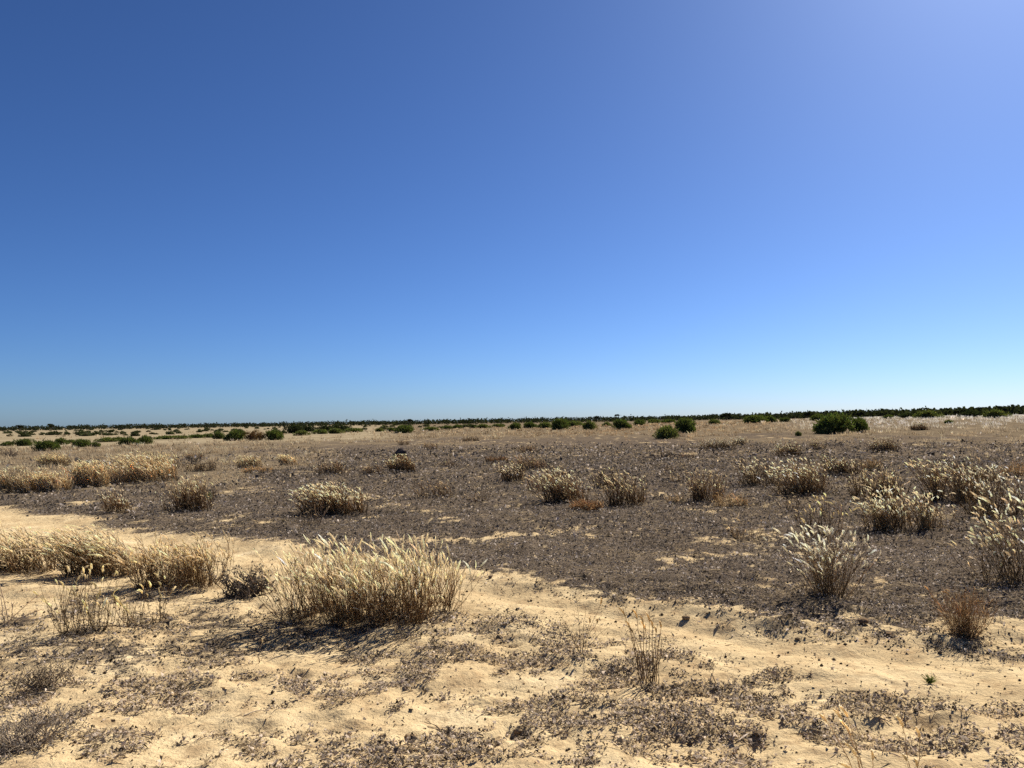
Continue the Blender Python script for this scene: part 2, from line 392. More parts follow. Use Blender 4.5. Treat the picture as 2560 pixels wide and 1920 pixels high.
# ------------------------------------------------------------------ plants: where they stand
# (x, y, width, height in photo pixels, style, label, group)
TUFTS = [
 (920, 1557, 455, 170, 'main', 'widest cream-plumed grass clump, standing alone on the foreground sand', None),
 (432, 1472, 222, 112, 'blown', 'dense windswept cream grass clump beside the bare pale track, nearest the dark wiry shrub', None),
 (240, 1442, 205, 106, 'blown', 'windswept brown and cream grass clump, middle of three along the pale track', None),
 (34, 1434, 180, 98, 'blown', 'windswept grass clump cut by the frame edge behind the curved pale sticks', None),
 (205, 1588, 135, 140, 'openf', 'open brown grass tuft with upright pale spikes, in front of the windswept clumps', None),
 (345, 1562, 90, 112, 'openf', 'short dark-stemmed tuft with yellowish drooping fluffy heads, just before the windswept clumps', None),
 (2077, 1512, 112, 158, 'fan', 'vase-shaped tuft with white drooping plumes on the grey litter flat near the bank', None),
 (2069, 1367, 105, 105, 'open', 'thin greyish tuft with scattered white heads directly behind the vase-shaped white tuft', None),
 (1866, 1359, 58, 52, 'low', 'small golden tuft with few white tips, lying nearest the vase-shaped white tuft', None),
 (2418, 1606, 84, 108, 'fine1', 'fine reddish brown bushy tuft casting wispy shadows on the track bank', None),
 (2562, 1480, 150, 205, 'palen', 'tall white-plumed clump cut off by the frame edge above the bank', None),
 (1983, 1286, 55, 46, 'low', 'small rounded brown tuft in front of the twin white-plumed clumps', None),
 (2210, 1258, 150, 78, 'pale', 'leftmost clump of the big white-plumed thicket on the flat', None),
 (2280, 1345, 205, 100, 'pale', 'nearest, lowest clump of the big white-plumed thicket', None),
 (2408, 1264, 165, 108, 'pale', 'tallest, whitest clump at the back of the big white-plumed thicket', None),
 (2510, 1305, 150, 115, 'pale', 'clump of the big white-plumed thicket closest to the frame edge', None),
 (1902, 1222, 92, 62, 'pale', 'lower of the twin white-plumed clumps on the litter flat', None),
 (2012, 1246, 130, 86, 'pale', 'larger of the twin white-plumed clumps, dark at its foot', None),
 (2112, 1193, 88, 44, 'pale', 'white-plumed clump touching a bright orange straw tuft', None),
 (2184, 1180, 58, 32, 'orange', 'bright orange straw tuft touching a white-plumed clump', None),
 (1768, 1263, 82, 70, 'feather', 'upright brown tuft with a thick cream top and dark foot, alone on the flat', None),
 (1840, 1274, 90, 34, 'orange', 'low golden straw patch beside an upright cream-topped tuft', None),
 (1700, 1216, 52, 36, 'low', 'small tuft with curled pale heads behind the upright cream-topped tuft', None),
 (1978, 1143, 66, 38, 'pale', 'compact white-plumed tuft halfway out on the flat, below the biggest green bush', None),
 (2048, 1126, 40, 25, 'pale', 'small whitish tuft beside a low dark branch heap', None),
 (2213, 1132, 66, 35, 'pale', 'loose white-headed tuft farthest along the faint pale wheel line', None),
 (1795, 1126, 110, 27, 'pale', 'broad low whitish tuft below the round bush pair', None),
 (1852, 1113, 46, 20, 'pale', 'small whitish tuft just behind the broad low whitish tuft', None),
 (2300, 1076, 46, 20, 'pale', 'whitish domed tuft in brown grass before the far white grass band', None),
 (2548, 1198, 50, 42, 'orange', 'orange-brown straw tuft cut by the frame edge behind the white thicket', None),
 (1848, 1164, 40, 17, 'low', 'thin pale tuft flattened on the dark litter behind the twin clumps', None),
 (1718, 1150, 40, 18, 'low', 'low greyish tuft beside the pale fallen branch', None),
 (1004, 1185, 70, 40, 'feather', 'round brown tuft in front of the black stump', None),
 (830, 1294, 172, 70, 'feather', 'wide brown tuft with cream tips on the dark flat, behind the largest clump', None),
 (770, 1320, 75, 58, 'thin', 'thin see-through tuft at the foot of a wide brown tuft', None),
 (1090, 1251, 108, 44, 'low', 'long low ragged tuft on the dark flat, before the black stump', None),
 (1194, 1263, 48, 36, 'low', 'little ragged tuft between the long low tuft and the paired big tufts', None),
 (1283, 1210, 60, 45, 'feather', 'cream-headed tuft leading the loose mid-flat group', None),
 (1243, 1158, 62, 15, 'fine', 'flat reddish brown grass mat on the middle of the dark flat', None),
 (1318, 1133, 48, 20, 'low', 'low cream tuft farthest back in the loose mid-flat group', None),
 (1330, 1178, 90, 38, 'low', 'loose pale tuft behind the cream-headed mid-flat tuft', None),
 (1412, 1263, 105, 76, 'feather', 'tall brown tuft with overhanging cream plumes, casting a bluish shadow on the mid flat', None),
 (1352, 1236, 72, 44, 'low', 'spreading cream plumes just behind the tall brown mid-flat tuft', None),
 (1568, 1277, 112, 80, 'feather', 'large brown tuft with dense cream plumes, other of two big mid-flat tufts', None),
 (1522, 1231, 72, 50, 'feather', 'cream tuft close behind the large brown mid-flat tuft', None),
 (1468, 1287, 65, 30, 'fine', 'low brown cushion of dry grass between two big mid-flat tufts', None),
 (1395, 1198, 52, 30, 'low', 'small drooping cream tuft in the middle of the mid-flat group', None),
 (1660, 1149, 50, 25, 'thin', 'wispy pale tuft growing through the fallen branch', None),
 (925, 1191, 62, 27, 'low', 'low brown ragged tuft next to the round tuft of the black stump', None),
 (1122, 1170, 46, 20, 'low', 'faint small tuft between black stump and reddish grass mat', None),
 (1690, 1264, 42, 20, 'orange', 'tiny straw tuft beside the upright cream-topped tuft', None),
 (292, 1290, 64, 60, 'feather', 'small brown tuft at the end of the pale sand track', None),
 (470, 1285, 112, 84, 'feather', 'spreading cream-headed tuft with a greenish shoot, alone behind the windswept clumps', None),
 (335, 1208, 180, 62, 'dense', 'long dense pale grass stand with a crisp shaded front edge', None),
 (375, 1180, 100, 48, 'dense', 'taller pale grass rising behind the long dense stand', None),
 (215, 1224, 110, 62, 'dense', 'pale grass stand joining the end of the long dense stand', None),
 (110, 1234, 100, 50, 'dense', 'pale grass stand in the left grassland behind the dark fallen log', None),
 (25, 1238, 90, 60, 'dense', 'pale grass stand at the frame edge beside the dark fallen log', None),
 (125, 1165, 90, 30, 'dense', 'domed pale grass stand behind the left grassland log', None),
 (617, 1173, 65, 28, 'dense', 'clean oval cream tuft standing apart on the dark flat', None),
 (718, 1164, 42, 24, 'dense', 'small cream tuft, twin of the oval one and nearer the stump', None),
 (642, 1184, 75, 17, 'orange', 'flattened straw strip before the oval cream tuft', None),
 (830, 1189, 85, 32, 'low', 'long low cream tuft between the oval tufts and the black stump', None),
 (484, 1146, 45, 16, 'low', 'small brown tuft behind the dark broken branch', None),
 (500, 1180, 82, 22, 'low', 'row of low pale grass before the dark broken branch', None),
 (1078, 1124, 32, 20, 'low', 'tiny grey tuft behind the black stump', None),
 (1178, 1103, 45, 14, 'low', 'tiny pale tuft on the far edge of the dark flat, under the lone round bush', None),
 (1010, 1113, 24, 16, 'low', 'tiny dark-based tuft directly beyond the black stump', None),
 (1690, 1185, 60, 20, 'thin', 'wispy tuft on open litter before the fallen branch', None),
 (2480, 1215, 60, 40, 'pale', 'white plumes just behind the tall back clump near the frame edge', None),
]

STYLE = {  # stems per m2, share with heads, head length, head radius, tilt, lean, stem colour, head colour, leafiness
 'main':    dict(den=900, hp=1.0, h2=.95, hl=(.08, .15), hr=.0048, tilt=.56, lean=(-.12, .0), stem=(.215, .13, .06), head=(.88, .76, .54), leaf=1.3, bend=.4),
 'blown':   dict(den=850, hp=.95, h2=.8, hl=(.08, .14), hr=.0052, tilt=.55, lean=(-.30, -.05), stem=(.21, .135, .065), head=(.84, .73, .52), leaf=1.2),
 'open':    dict(den=420, hp=.55, hl=(.06, .11), hr=.0075, tilt=.30, lean=(-.08, .0), stem=(.19, .12, .06), head=(.80, .67, .42), leaf=1.4),
 'openf':   dict(den=900, hp=.6, hl=(.05, .10), hr=.0062, tilt=.34, lean=(-.08, .0), stem=(.20, .13, .065), head=(.86, .74, .48), leaf=1.4),
 'feather': dict(den=700, hp=.85, hl=(.05, .10), hr=.0058, tilt=.42, lean=(-.12, .0), stem=(.20, .125, .06), head=(.86, .76, .56), leaf=1.3),
 'fan':     dict(den=2000, hp=.85, hl=(.05, .10), hr=.0062, tilt=.62, lean=(-.05, .0), stem=(.22, .145, .075), head=(.90, .82, .64), leaf=1.0, one=True),
 'pale':    dict(den=420, hp=.85, hl=(.05, .10), hr=.0068, tilt=.45, lean=(-.10, .0), stem=(.21, .14, .07), head=(.90, .79, .59), leaf=1.2),
 'palen':   dict(den=1100, hp=.95, h2=.7, hl=(.06, .11), hr=.0068, tilt=.40, lean=(-.10, .0), stem=(.22, .15, .08), head=(.90, .80, .62), leaf=1.2),
 'fine1':   dict(den=9000, hp=.05, hl=(.03, .06), hr=.004, tilt=.75, lean=(-.02, .0), stem=(.29, .18, .09), head=(.60, .44, .25), leaf=1.0, one=True),
 'low':     dict(den=300, hp=.45, hl=(.04, .08), hr=.006, tilt=.60, lean=(-.12, .0), stem=(.22, .15, .085), head=(.74, .62, .43), leaf=1.6),
 'thin':    dict(den=150, hp=.4, hl=(.04, .08), hr=.006, tilt=.45, lean=(-.08, .0), stem=(.21, .15, .09), head=(.74, .63, .45), leaf=.8),
 'fine':    dict(den=7000, hp=.05, hl=(.03, .06), hr=.004, tilt=.55, lean=(-.04, .0), stem=(.27, .165, .08), head=(.60, .44, .25), leaf=1.2),
 'orange':  dict(den=1100, hp=.10, hl=(.04, .07), hr=.004, tilt=.80, lean=(-.10, .0), stem=(.38, .275, .15), head=(.62, .47, .26), leaf=1.0),
 'dense':   dict(den=560, hp=.98, hl=(.09, .16), hr=.0068, tilt=.28, lean=(-.18, .0), stem=(.40, .30, .17), head=(.82, .71, .50), leaf=1.2),
}

def make_tuft(W, D, H, st, rng, dist):
    """stems with side shoots and dry leaves; fluffy seed spikes"""
    S = dict(STYLE[st]); v_ = rng.uniform(-1, 1, 4)
    S['den'] *= 1 + .35 * v_[0]; S['tilt'] *= 1 + .4 * v_[1]; S['lean'] = (S['lean'][0] * (1 + 1.0 * v_[2]), rng.normal(0, .05)); S['hp'] *= 1 - .25 * (v_[3] > 0) * v_[3]
    S['head'] = tuple(np.array(S['head']) * (1 + .10 * v_[2]) * np.array([1, 1 - .03 * v_[3], 1 - .08 * v_[3]])); S['stem'] = tuple(np.array(S['stem']) * (1 + .22 * v_[0]))
    n = int(np.clip(S['den'] * W * D * 0.78, 22, 1000 if st == 'dense' else 620))
    # sub-crowns so that the outline is uneven
    k = 1 if S.get('one') else max(1, int(W / 0.10 * (1 + D * .6)))
    cen = np.stack([np.linspace(-.5, .5, k) * W * .74 + rng.normal(0, .04, k) * W, rng.uniform(-.38, .38, k) * D], 1) if k > 1 else np.zeros((1, 2))
    hgt = rng.uniform(.58, 1.0, k) * (1 - .35 * np.abs(cen[:, 0] / (W * .5 + 1e-6)) ** 3); hgt[rng.integers(k)] = 1.0
    w = rng.uniform(.5, 1.3, k); w /= w.sum()
    ci = rng.choice(k, n, p=w)
    rad = min(W, .30) * .26 if k > 1 else W * .24
    off = rng.normal(0, 1, (n, 2)) * np.array([rad * .6, min(rad, D * .35) * .6])
    base = np.zeros((n, 3)); base[:, :2] = cen[ci] + off
    base[:, 0] = np.clip(base[:, 0], -W * .5, W * .5)
    out = np.zeros((n, 3)); out[:, :2] = off / (rad + 1e-6)
    out[:, 0] += base[:, 0] / W * .9
    dirv = np.array([0, 0, 1.0]) + out * S['tilt'] * .55 + rng.normal(0, .15, (n, 3)) * np.array([1, 1, 0])
    dirv /= np.linalg.norm(dirv, axis=1, keepdims=True)
    L = H * hgt[ci] * rng.beta(2.6, 1.5, n) * 1.28
    L = np.clip(L, H * .15, H * 1.06)
    K = 6 if dist < 10 else 4
    t = np.linspace(0, 1, K)[None, :, None]
    lean = np.array([S['lean'][0], S['lean'][1], 0]) * (0.5 + rng.random((n, 1)))
    curl = rng.normal(0, .07, (n, 1, 3)) * np.array([1, 1, .2])
    P = base[:, None, :] + L[:, None, None] * (dirv[:, None, :] * t + lean[:, None, :] * t ** 2 * 1.1 + curl * np.sin(t * np.pi * 1.2) )
    wig = rng.normal(0, .012, P.shape) * L[:, None, None]; wig[:, 0] = 0
    P = P + wig
    thick = np.clip(dist / 3600., .0014, .006) * (.62 if st in ('fine', 'fine1', 'orange') else 1.0)
    sc = np.array(S['stem'])
    vr = np.exp(rng.normal(0, .33, (n, 1, 1))); hue = 1 + rng.normal(0, .025, (n, 1, 3))
    # stems: darker at the foot, paler towards the tip
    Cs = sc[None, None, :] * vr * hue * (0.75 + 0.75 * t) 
    R = thick * (1.25 - 0.6 * t[..., 0]) * np.exp(rng.normal(0, .2, (n, 1)))
    G = Geo(); Hd = Geo()
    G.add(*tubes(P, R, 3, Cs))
    # side shoots
    nb = int(n * (1.3 if dist < 12 else .6))
    si = rng.integers(0, n, nb); tt = rng.uniform(.25, .8, nb)
    fi = tt * (K - 1); i0 = np.minimum(fi.astype(int), K - 2); fr = (fi - i0)[:, None]
    b0 = P[si, i0] * (1 - fr) + P[si, i0 + 1] * fr
    bd = dirv[si] + rng.normal(0, .38, (nb, 3)) * np.array([1, 1, .4]); bd[:, 2] = np.abs(bd[:, 2]); bd /= np.linalg.norm(bd, axis=1, keepdims=True)
    bl = L[si] * (1 - tt) * rng.uniform(.35, .95, nb)
    tb = np.linspace(0, 1, 4)[None, :, None]
    Pb = b0[:, None, :] + bl[:, None, None] * (bd[:, None, :] * tb + np.array([0, 0, .25]) * tb ** 2 + lean[si][:, None, :] * tb ** 2)
    Cb = sc[None, None, :] * vr[si] * (0.9 + .7 * tb)
    G.add(*tubes(Pb, thick * .8 * np.ones((nb, 4)) * (1.1 - .5 * tb[..., 0]), 3, Cb))
    # dry leaves along the stems, most of them low
    nl = int(n * 5 * S['leaf'] * (1.0 if dist < 12 else .45))
    li = rng.integers(0, n, nl); tl = rng.beta(1.2, 2.0, nl)
    fi = tl * (K - 1); i0 = np.minimum(fi.astype(int), K - 2); fr = (fi - i0)[:, None]
    lb = P[li, i0] * (1 - fr) + P[li, i0 + 1] * fr
    ld = rng.normal(0, 1, (nl, 3)) + np.array([0, 0, .4]); ld /= np.linalg.norm(ld, axis=1, keepdims=True)
    ll = rng.uniform(.018, .06, nl) * (1 if dist < 12 else 1.6)
    lc = np.where(rng.random((nl, 1)) < .3, np.array([[.50, .38, .22]]), sc[None] * 1.15) * np.exp(rng.normal(0, .35, (nl, 1)))
    lt = lb + ld * ll[:, None]; lt[:, 2] = np.maximum(lt[:, 2], .003)
    G.add(*blades(lb, lt, np.clip(dist / 1700., .003, .009), lc, lc * 1.1, rng))
    # seed spikes
    def spikes(tipP, tipD, hl, hr, cnt):
        m_ = 7 if dist < 10 else 5
        th = np.linspace(0, 1, m_)[None, :, None]
        back = tipP - tipD * hl[:, None] * .35
        bendd = np.stack([rng.normal(-.25, .35, cnt), rng.normal(0, .3, cnt), -np.abs(rng.normal(.22, .25, cnt))], 1) * S.get('bend', .8)
        Ph = back[:, None, :] + hl[:, None, None] * (tipD[:, None, :] * th + bendd[:, None, :] * th ** 2.2)
        prof = np.array([.25, .9, 1.0, 1.0, .9, .75, .15]) if m_ == 7 else np.array([.3, 1, 1, .8, .15])
        Rh = hr[:, None] * prof[None, :] * np.exp(rng.normal(0, .16, (cnt, m_)))
        hc = np.array(S['head'])[None, None, :] * np.exp(rng.normal(0, .17, (cnt, 1, 1))) * (1 + rng.normal(0, .012, (cnt, 1, 3))) * np.ones((1, m_, 1))
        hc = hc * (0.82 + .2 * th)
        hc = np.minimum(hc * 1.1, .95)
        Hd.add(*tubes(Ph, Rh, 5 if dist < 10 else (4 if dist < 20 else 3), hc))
        # fluff
        nf = 12 if dist < 10 else 0
        if nf:
            q = rng.integers(0, cnt, cnt * nf); u = rng.random(cnt * nf) * (m_ - 1.001); j = u.astype(int); f2 = (u - j)[:, None]
            p0 = Ph[q, j] * (1 - f2) + Ph[q, j + 1] * f2
            d_ = rng.normal(0, 1, (len(q), 3)) + tipD[q] * .7; d_ /= np.linalg.norm(d_, axis=1, keepdims=True)
            Hd.add(*blades(p0, p0 + d_ * (hr[q] * rng.uniform(1.3, 2.1, len(q)))[:, None], .0028 if dist < 10 else .006, hc[q, 0], hc[q, -1], rng))
    hs = np.where((rng.random(n) < S['hp']) & (L > .42 * H))[0]
    if len(hs):
        td = P[hs, -1] - P[hs, -2]; td /= np.linalg.norm(td, axis=1, keepdims=True)
        hl = rng.uniform(*S['hl'], len(hs)); hl = np.minimum(hl, .45 * L[hs] + .02)
        hr = S['hr'] * np.exp(rng.normal(0, .18, len(hs))) * np.clip(H / .35, .7, 1.1)
        spikes(P[hs, -1], td, hl, hr, len(hs))
    hb = np.where((rng.random(nb) < S.get('h2', S['hp'] * .5)) & (bl > .1 * H))[0]
    if len(hb):
        td = Pb[hb, -1] - Pb[hb, -2]; td /= np.linalg.norm(td, axis=1, keepdims=True)
        hl = rng.uniform(*S['hl'], len(hb)) * .7
        spikes(Pb[hb, -1], td, hl, np.full(len(hb), S['hr'] * .85), len(hb))
    return G, Hd

TUFT_AT = []
for i, (px, py, wp, hp, st, label, grp) in enumerate(TUFTS):
    x, y, d = at(px, py)
    s = math.sqrt(x * x + y * y + 2.5) / F_PX * math.cos(math.atan2(x, y))
    W = wp * s; H = hp * s
    D = min(W * .62, .55 + .1 * W) if st not in ('dense',) else min(W * .8, 2.2)
    y += D * (0.15 if d < 8 else .3)
    TUFT_AT.append((x, y, d, W, D, H))
    if d < 14:
        GATHER.append((x - .03, y - .03, (max(.13, W * .5) if st != 'blown' else .42) if st != 'main' else .6, .95))
        if st == 'main':
            GATHER.append((x - .45, y - .2, .35, .95)); GATHER.append((x + .45, y, .35, .9))

# ------------------------------------------------------------------ the ground
def graded(a, b, fine, grow, far):
    out = list(np.arange(0, 0))
    v = list(np.arange(a, b, fine)); step = fine
    while v[-1] < far:
        step = min(step * grow, max(fine, .03 * v[-1] if v[-1] < 60 else .06 * v[-1])); v.append(v[-1] + step)
    return np.array(v)

ry = graded(2.4, 6.6, .028, 1.025, 9000)
ry = np.concatenate([np.array([-3000, -800, -200, -60, -25, -12, -6, -3, -1.5, -.5, .3, .9, 1.4, 1.8, 2.1, 2.28]), ry])
hx = graded(0, 3.2, .034, 1.05, 8000)
rx = np.concatenate([-hx[:0:-1], hx])
GX, GY = np.meshgrid(rx, ry)
GZ = height(GX, GY)
lit, gr, pad, wht = cover(GX, GY, True)
nx, ny = len(rx), len(ry)
V = np.stack([GX, GY, GZ], -1).reshape(-1, 3)
ii = np.arange(nx * ny).reshape(ny, nx)
F = np.stack([ii[:-1, :-1], ii[:-1, 1:], ii[1:, 1:], ii[1:, :-1]], -1).reshape(-1, 4)
C = np.stack([lit, gr, pad], -1).reshape(-1, 3)
ground = link("ground", mesh_from("ground", V, F, C, True, ground_mat()))
tag(ground, "pale sandy ground with a faint wheel track and grey litter flat", "ground", kind="structure")
print("ground", nx, ny)

# ------------------------------------------------------------------ dead leaf litter
def litter():
    rng = np.random.default_rng(5)
    Vs, Fs, Cs = [], [], []
    off = 0
    #        r0    r1   per m2  size
    bands = [(2.9, 4.2, 10500, .0155), (4.2, 5.6, 9000, .0152), (5.6, 7.5, 4800, .0148), (7.5, 10, 2300, .0170), (10, 14, 1100, .024), (14, 20, 460, .034), (20, 32, 150, .055), (32, 55, 38, .09)]
    half = math.radians(46)
    for (r0, r1, dens, size) in bands:
        n = int(half * (r1 * r1 - r0 * r0) * dens)
        r = np.sqrt(rng.uniform(r0 * r0, r1 * r1, n)); a = rng.uniform(-half, half, n)
        x = r * np.sin(a); y = r * np.cos(a)
        keep = np.abs(x) < y * .72 + 1.2
        x, y = x[keep], y[keep]
        lit, g, p, w = cover(x, y)
        pr = np.clip(lit * 1.1, 0, .95) ** 1.15 * (1 - .8 * sstep(.15, .6, g)) * (1 - sstep(36, 54, np.hypot(x, y))) + .014
        keep = rng.random(len(x)) < pr
        x, y, lt = x[keep], y[keep], lit[keep]
        z = height(x, y)
        n = len(x)
        # small curled leaves: bent quads
        L = size * np.exp(rng.normal(0, .38, n)); W = L * rng.uniform(.28, .75, n)
        th = rng.uniform(0, 2 * np.pi, n)
        tx = np.stack([np.cos(th), np.sin(th), rng.normal(0, .75, n)], 1); tx /= np.linalg.norm(tx, axis=1, keepdims=True)
        rnd = np.stack([rng.normal(0, .5, n), rng.normal(0, .5, n), np.ones(n)], 1)
        sy = np.cross(rnd, tx); sy /= np.linalg.norm(sy, axis=1, keepdims=True)
        nz = np.cross(tx, sy)
        sg = .65 if r1 < 12 else .45
        straw = rng.random(n) < .06; twig = rng.random(n) < .16
        zone = fbm(x / 1.3, y / .8, 401, 4, .6)
        straw |= rng.random(n) < .30 * sstep(.54, .66, zone)
        L = np.where(straw | twig, L * rng.uniform(2, 4.5, n), L); W = np.where(straw | twig, L * .07, W)
        tx[:, 2] *= np.where(straw | twig, .35, 1.0)
        c0 = np.stack([x, y, z + size * .2 + rng.random(n) ** 1.5 * size * 1.9 * lt], 1)
        curl = (rng.normal(.25, .3, n) * np.where(straw | twig, .05, 1.0))[:, None] * L[:, None]
        p0 = c0 - tx * L[:, None] * .5; p2 = c0 + tx * L[:, None] * .5
        p1 = c0 + sy * W[:, None] * .5 + nz * curl; p3 = c0 - sy * W[:, None] * .5 + nz * curl * rng.uniform(.3, 1, (n, 1))
        Vv = np.stack([p0, p1, p2, p3], 1).reshape(-1, 3)
        i = np.arange(n)[:, None] * 4
        Ff = np.concatenate([i + np.array([[0, 1, 2]]), i + np.array([[0, 2, 3]])]) if False else np.concatenate([i + np.array([[0, 1, 3]]), i + np.array([[1, 2, 3]])])
        g_ = np.exp(rng.normal(math.log(.12 if r1 < 6 else .080), sg, n)); g_ = np.where(rng.random(n) < (.40 if r1 < 6 else .22 if r1 < 12 else .13), rng.uniform(.24, .52, n), g_); g_ = np.clip(g_, .025, .55); g_ = np.where(straw, .30, g_ * (.45 + 1.1 * fbm(x / 2.1 + 9, y / 1.2, 411, 4, .6)))
        tint = np.where((rng.random(n) < .16)[:, None] | straw[:, None], np.array([[1.35, 1.03, .62]]), (np.array([[1.20, .98, .76]]) if r1 < 6 else np.array([[1.13, .96, .82]])))
        cc = np.repeat((g_[:, None] * tint)[:, None, :], 4, 1).reshape(-1, 3)
        Vs.append(Vv); Fs.append(Ff + off); Cs.append(cc); off += len(Vv)
    print("litter leaves", off // 4)
    o = link("leaf_litter", mesh_from("leaf_litter", np.concatenate(Vs), np.concatenate(Fs), np.concatenate(Cs), False, M_LITTER))
    tag(o, "grey dead leaf litter lying in mats on sand and flat", "leaf litter", kind="stuff")

litter()

# ------------------------------------------------------------------ clods and crumbs on the sand
def rock_mesh(name, rng, mat, col, sub=2):
    # icosphere-like lump from a cube-sphere, dented
    n = 7
    u = np.linspace(-1, 1, n)
    Vs = []; Fs = []
    off = 0
    for ax in range(3):
        for sg in (-1, 1):
            A, B = np.meshgrid(u, u); P = np.zeros((n, n, 3)); P[..., ax] = sg; P[..., (ax + 1) % 3] = A * sg; P[..., (ax + 2) % 3] = B
            idx = np.arange(n * n).reshape(n, n) + off
            Fs.append(np.stack([idx[:-1, :-1], idx[:-1, 1:], idx[1:, 1:], idx[1:, :-1]], -1).reshape(-1, 4)); Vs.append(P.reshape(-1, 3)); off += n * n
    V = np.concatenate(Vs); V /= np.linalg.norm(V, axis=1, keepdims=True)
    s = rng.integers(1000)
    d = 1 + .55 * (fbm(V[:, 0] * 1.3 + V[:, 2] * .9 + 3, V[:, 1] * 1.3 + V[:, 2] * .7 + 5, int(s), 3) - .5) + .35 * (fbm(V[:, 0] * 4 + V[:, 2] * 3, V[:, 1] * 4 - V[:, 2] * 2, int(s) + 7, 2) - .5)
    V = V * d[:, None] * np.array([1, .8, .62])
    C = np.array(col)[None] * (0.8 + .4 * fbm(V[:, 0] * 5, V[:, 1] * 5 + V[:, 2] * 4, 3, 2))[:, None]
    return mesh_from(name, V, np.concatenate(Fs), C, False, mat)

def crumbs():
    rng = np.random.default_rng(8)
    n = 22000
    r = np.sqrt(rng.uniform(2.9 ** 2, 11 ** 2, n)); a = rng.uniform(-.8, .8, n)
    x = r * np.sin(a); y = r * np.cos(a)
    s = y - edge_y(x)
    p = np.where(s < 0, .35 + .65 * fbm(x / .5, y / .5, 201, 3) ** 2, .1) + .9 * np.exp(-((s + .05) / .22) ** 2) * (x > .3)
    k = rng.random(n) < p * .8
    x, y = x[k], y[k]; n = len(x)
    z = height(x, y)
    oct_ = np.array([[1, 0, 0], [0, 1, 0], [-1, 0, 0], [0, -1, 0], [0, 0, 1], [0, 0, -1]], float)
    f = np.array([[0, 1, 4], [1, 2, 4], [2, 3, 4], [3, 0, 4], [1, 0, 5], [2, 1, 5], [3, 2, 5], [0, 3, 5]])
    size = np.clip(np.exp(rng.normal(math.log(.0045), .55, n)), .002, .02)
    sl = y - edge_y(x); size = np.where((np.abs(sl + .03) < .16) & (x > .2), np.minimum(size * rng.uniform(1.1, 2.6, n), .012), size)
    V = oct_[None] * (size[:, None, None] * rng.uniform(.55, 1.25, (n, 6, 3)))
    th = rng.uniform(0, 6.28, n); c, s_ = np.cos(th), np.sin(th)
    V = np.stack([V[..., 0] * c[:, None] - V[..., 1] * s_[:, None], V[..., 0] * s_[:, None] + V[..., 1] * c[:, None], V[..., 2] * .7], -1)
    V = V + np.stack([x, y, z + size * .3], 1)[:, None, :]
    col = np.where((rng.random(n) < .55)[:, None] | (size > .008)[:, None], np.array([[.10, .075, .05]]), np.array([[.42, .29, .16]])) * np.exp(rng.normal(0, .25, (n, 1)))
    o = link("soil_crumbs", mesh_from("soil_crumbs", V.reshape(-1, 3), (f[None] + np.arange(n)[:, None, None] * 6).reshape(-1, 3), np.repeat(col[:, None], 6, 1).reshape(-1, 3), False, M_CLOD))
    tag(o, "small dark soil crumbs and droppings strewn over the sand", "soil crumbs", kind="stuff")
crumbs()

CLODS = [
 (2223, 1602, 24, (.16, .105, .06), "dark rounded clod broken out of the bank edge"),
 (1715, 1556, 22, (.24, .17, .10), "flat brown clod lying on the track beyond the upright thin-stemmed plant"),
 (1226, 1456, 14, (.13, .09, .06), "small dark clod alone on the bare track beside the largest clump"),
 (1994, 1600, 13, (.14, .10, .06), "small dark clod on the track below the bank"),
 (1943, 1760, 13, (.28, .21, .14), "small grey brown clod on open sand near a round litter mat"),
 (2160, 1580, 30, (.15, .10, .06), "largest crumbly clod half buried in the bank below the vase-shaped tuft"),
 (1895, 1845, 26, (.20, .14, .08), "rough brown clod at the lip of a scraped hollow"),
 (1025, 1850, 30, (.30, .21, .12), "sandy brown lump at the near edge of the sand"),
 (1295, 1828, 24, (.24, .17, .10), "sandy lump beside a dug hole near the branching twig"),
 (310, 1858, 18, (.10, .07, .05), "dark lump on bare sand between the brush heaps and the frame bottom"),
]
rng = np.random.default_rng(44)
for (px, py, wp, col, label) in CLODS:
    x, y, d = at(px, py); s = math.hypot(d, 1.6) / F_PX
    o = link("soil_clod", rock_mesh("soil_clod", rng, M_CLOD, col), None, (x, y, hz(x, y) + wp * s * .18))
    o.scale = (wp * s * .44, wp * s * .44, wp * s * .34); o.rotation_euler[2] = rng.uniform(0, 6.28)
    tag(o, label, "clod", "soil clods on the sand")

# ------------------------------------------------------------------ build the grass tufts
def settle(V, x0, y0, z0):
    """lift the points by the ground's own relief under them"""
    return V + np.stack([np.zeros(len(V)), np.zeros(len(V)), (height(V[:, 0] + x0, V[:, 1] + y0) - z0)], 1)

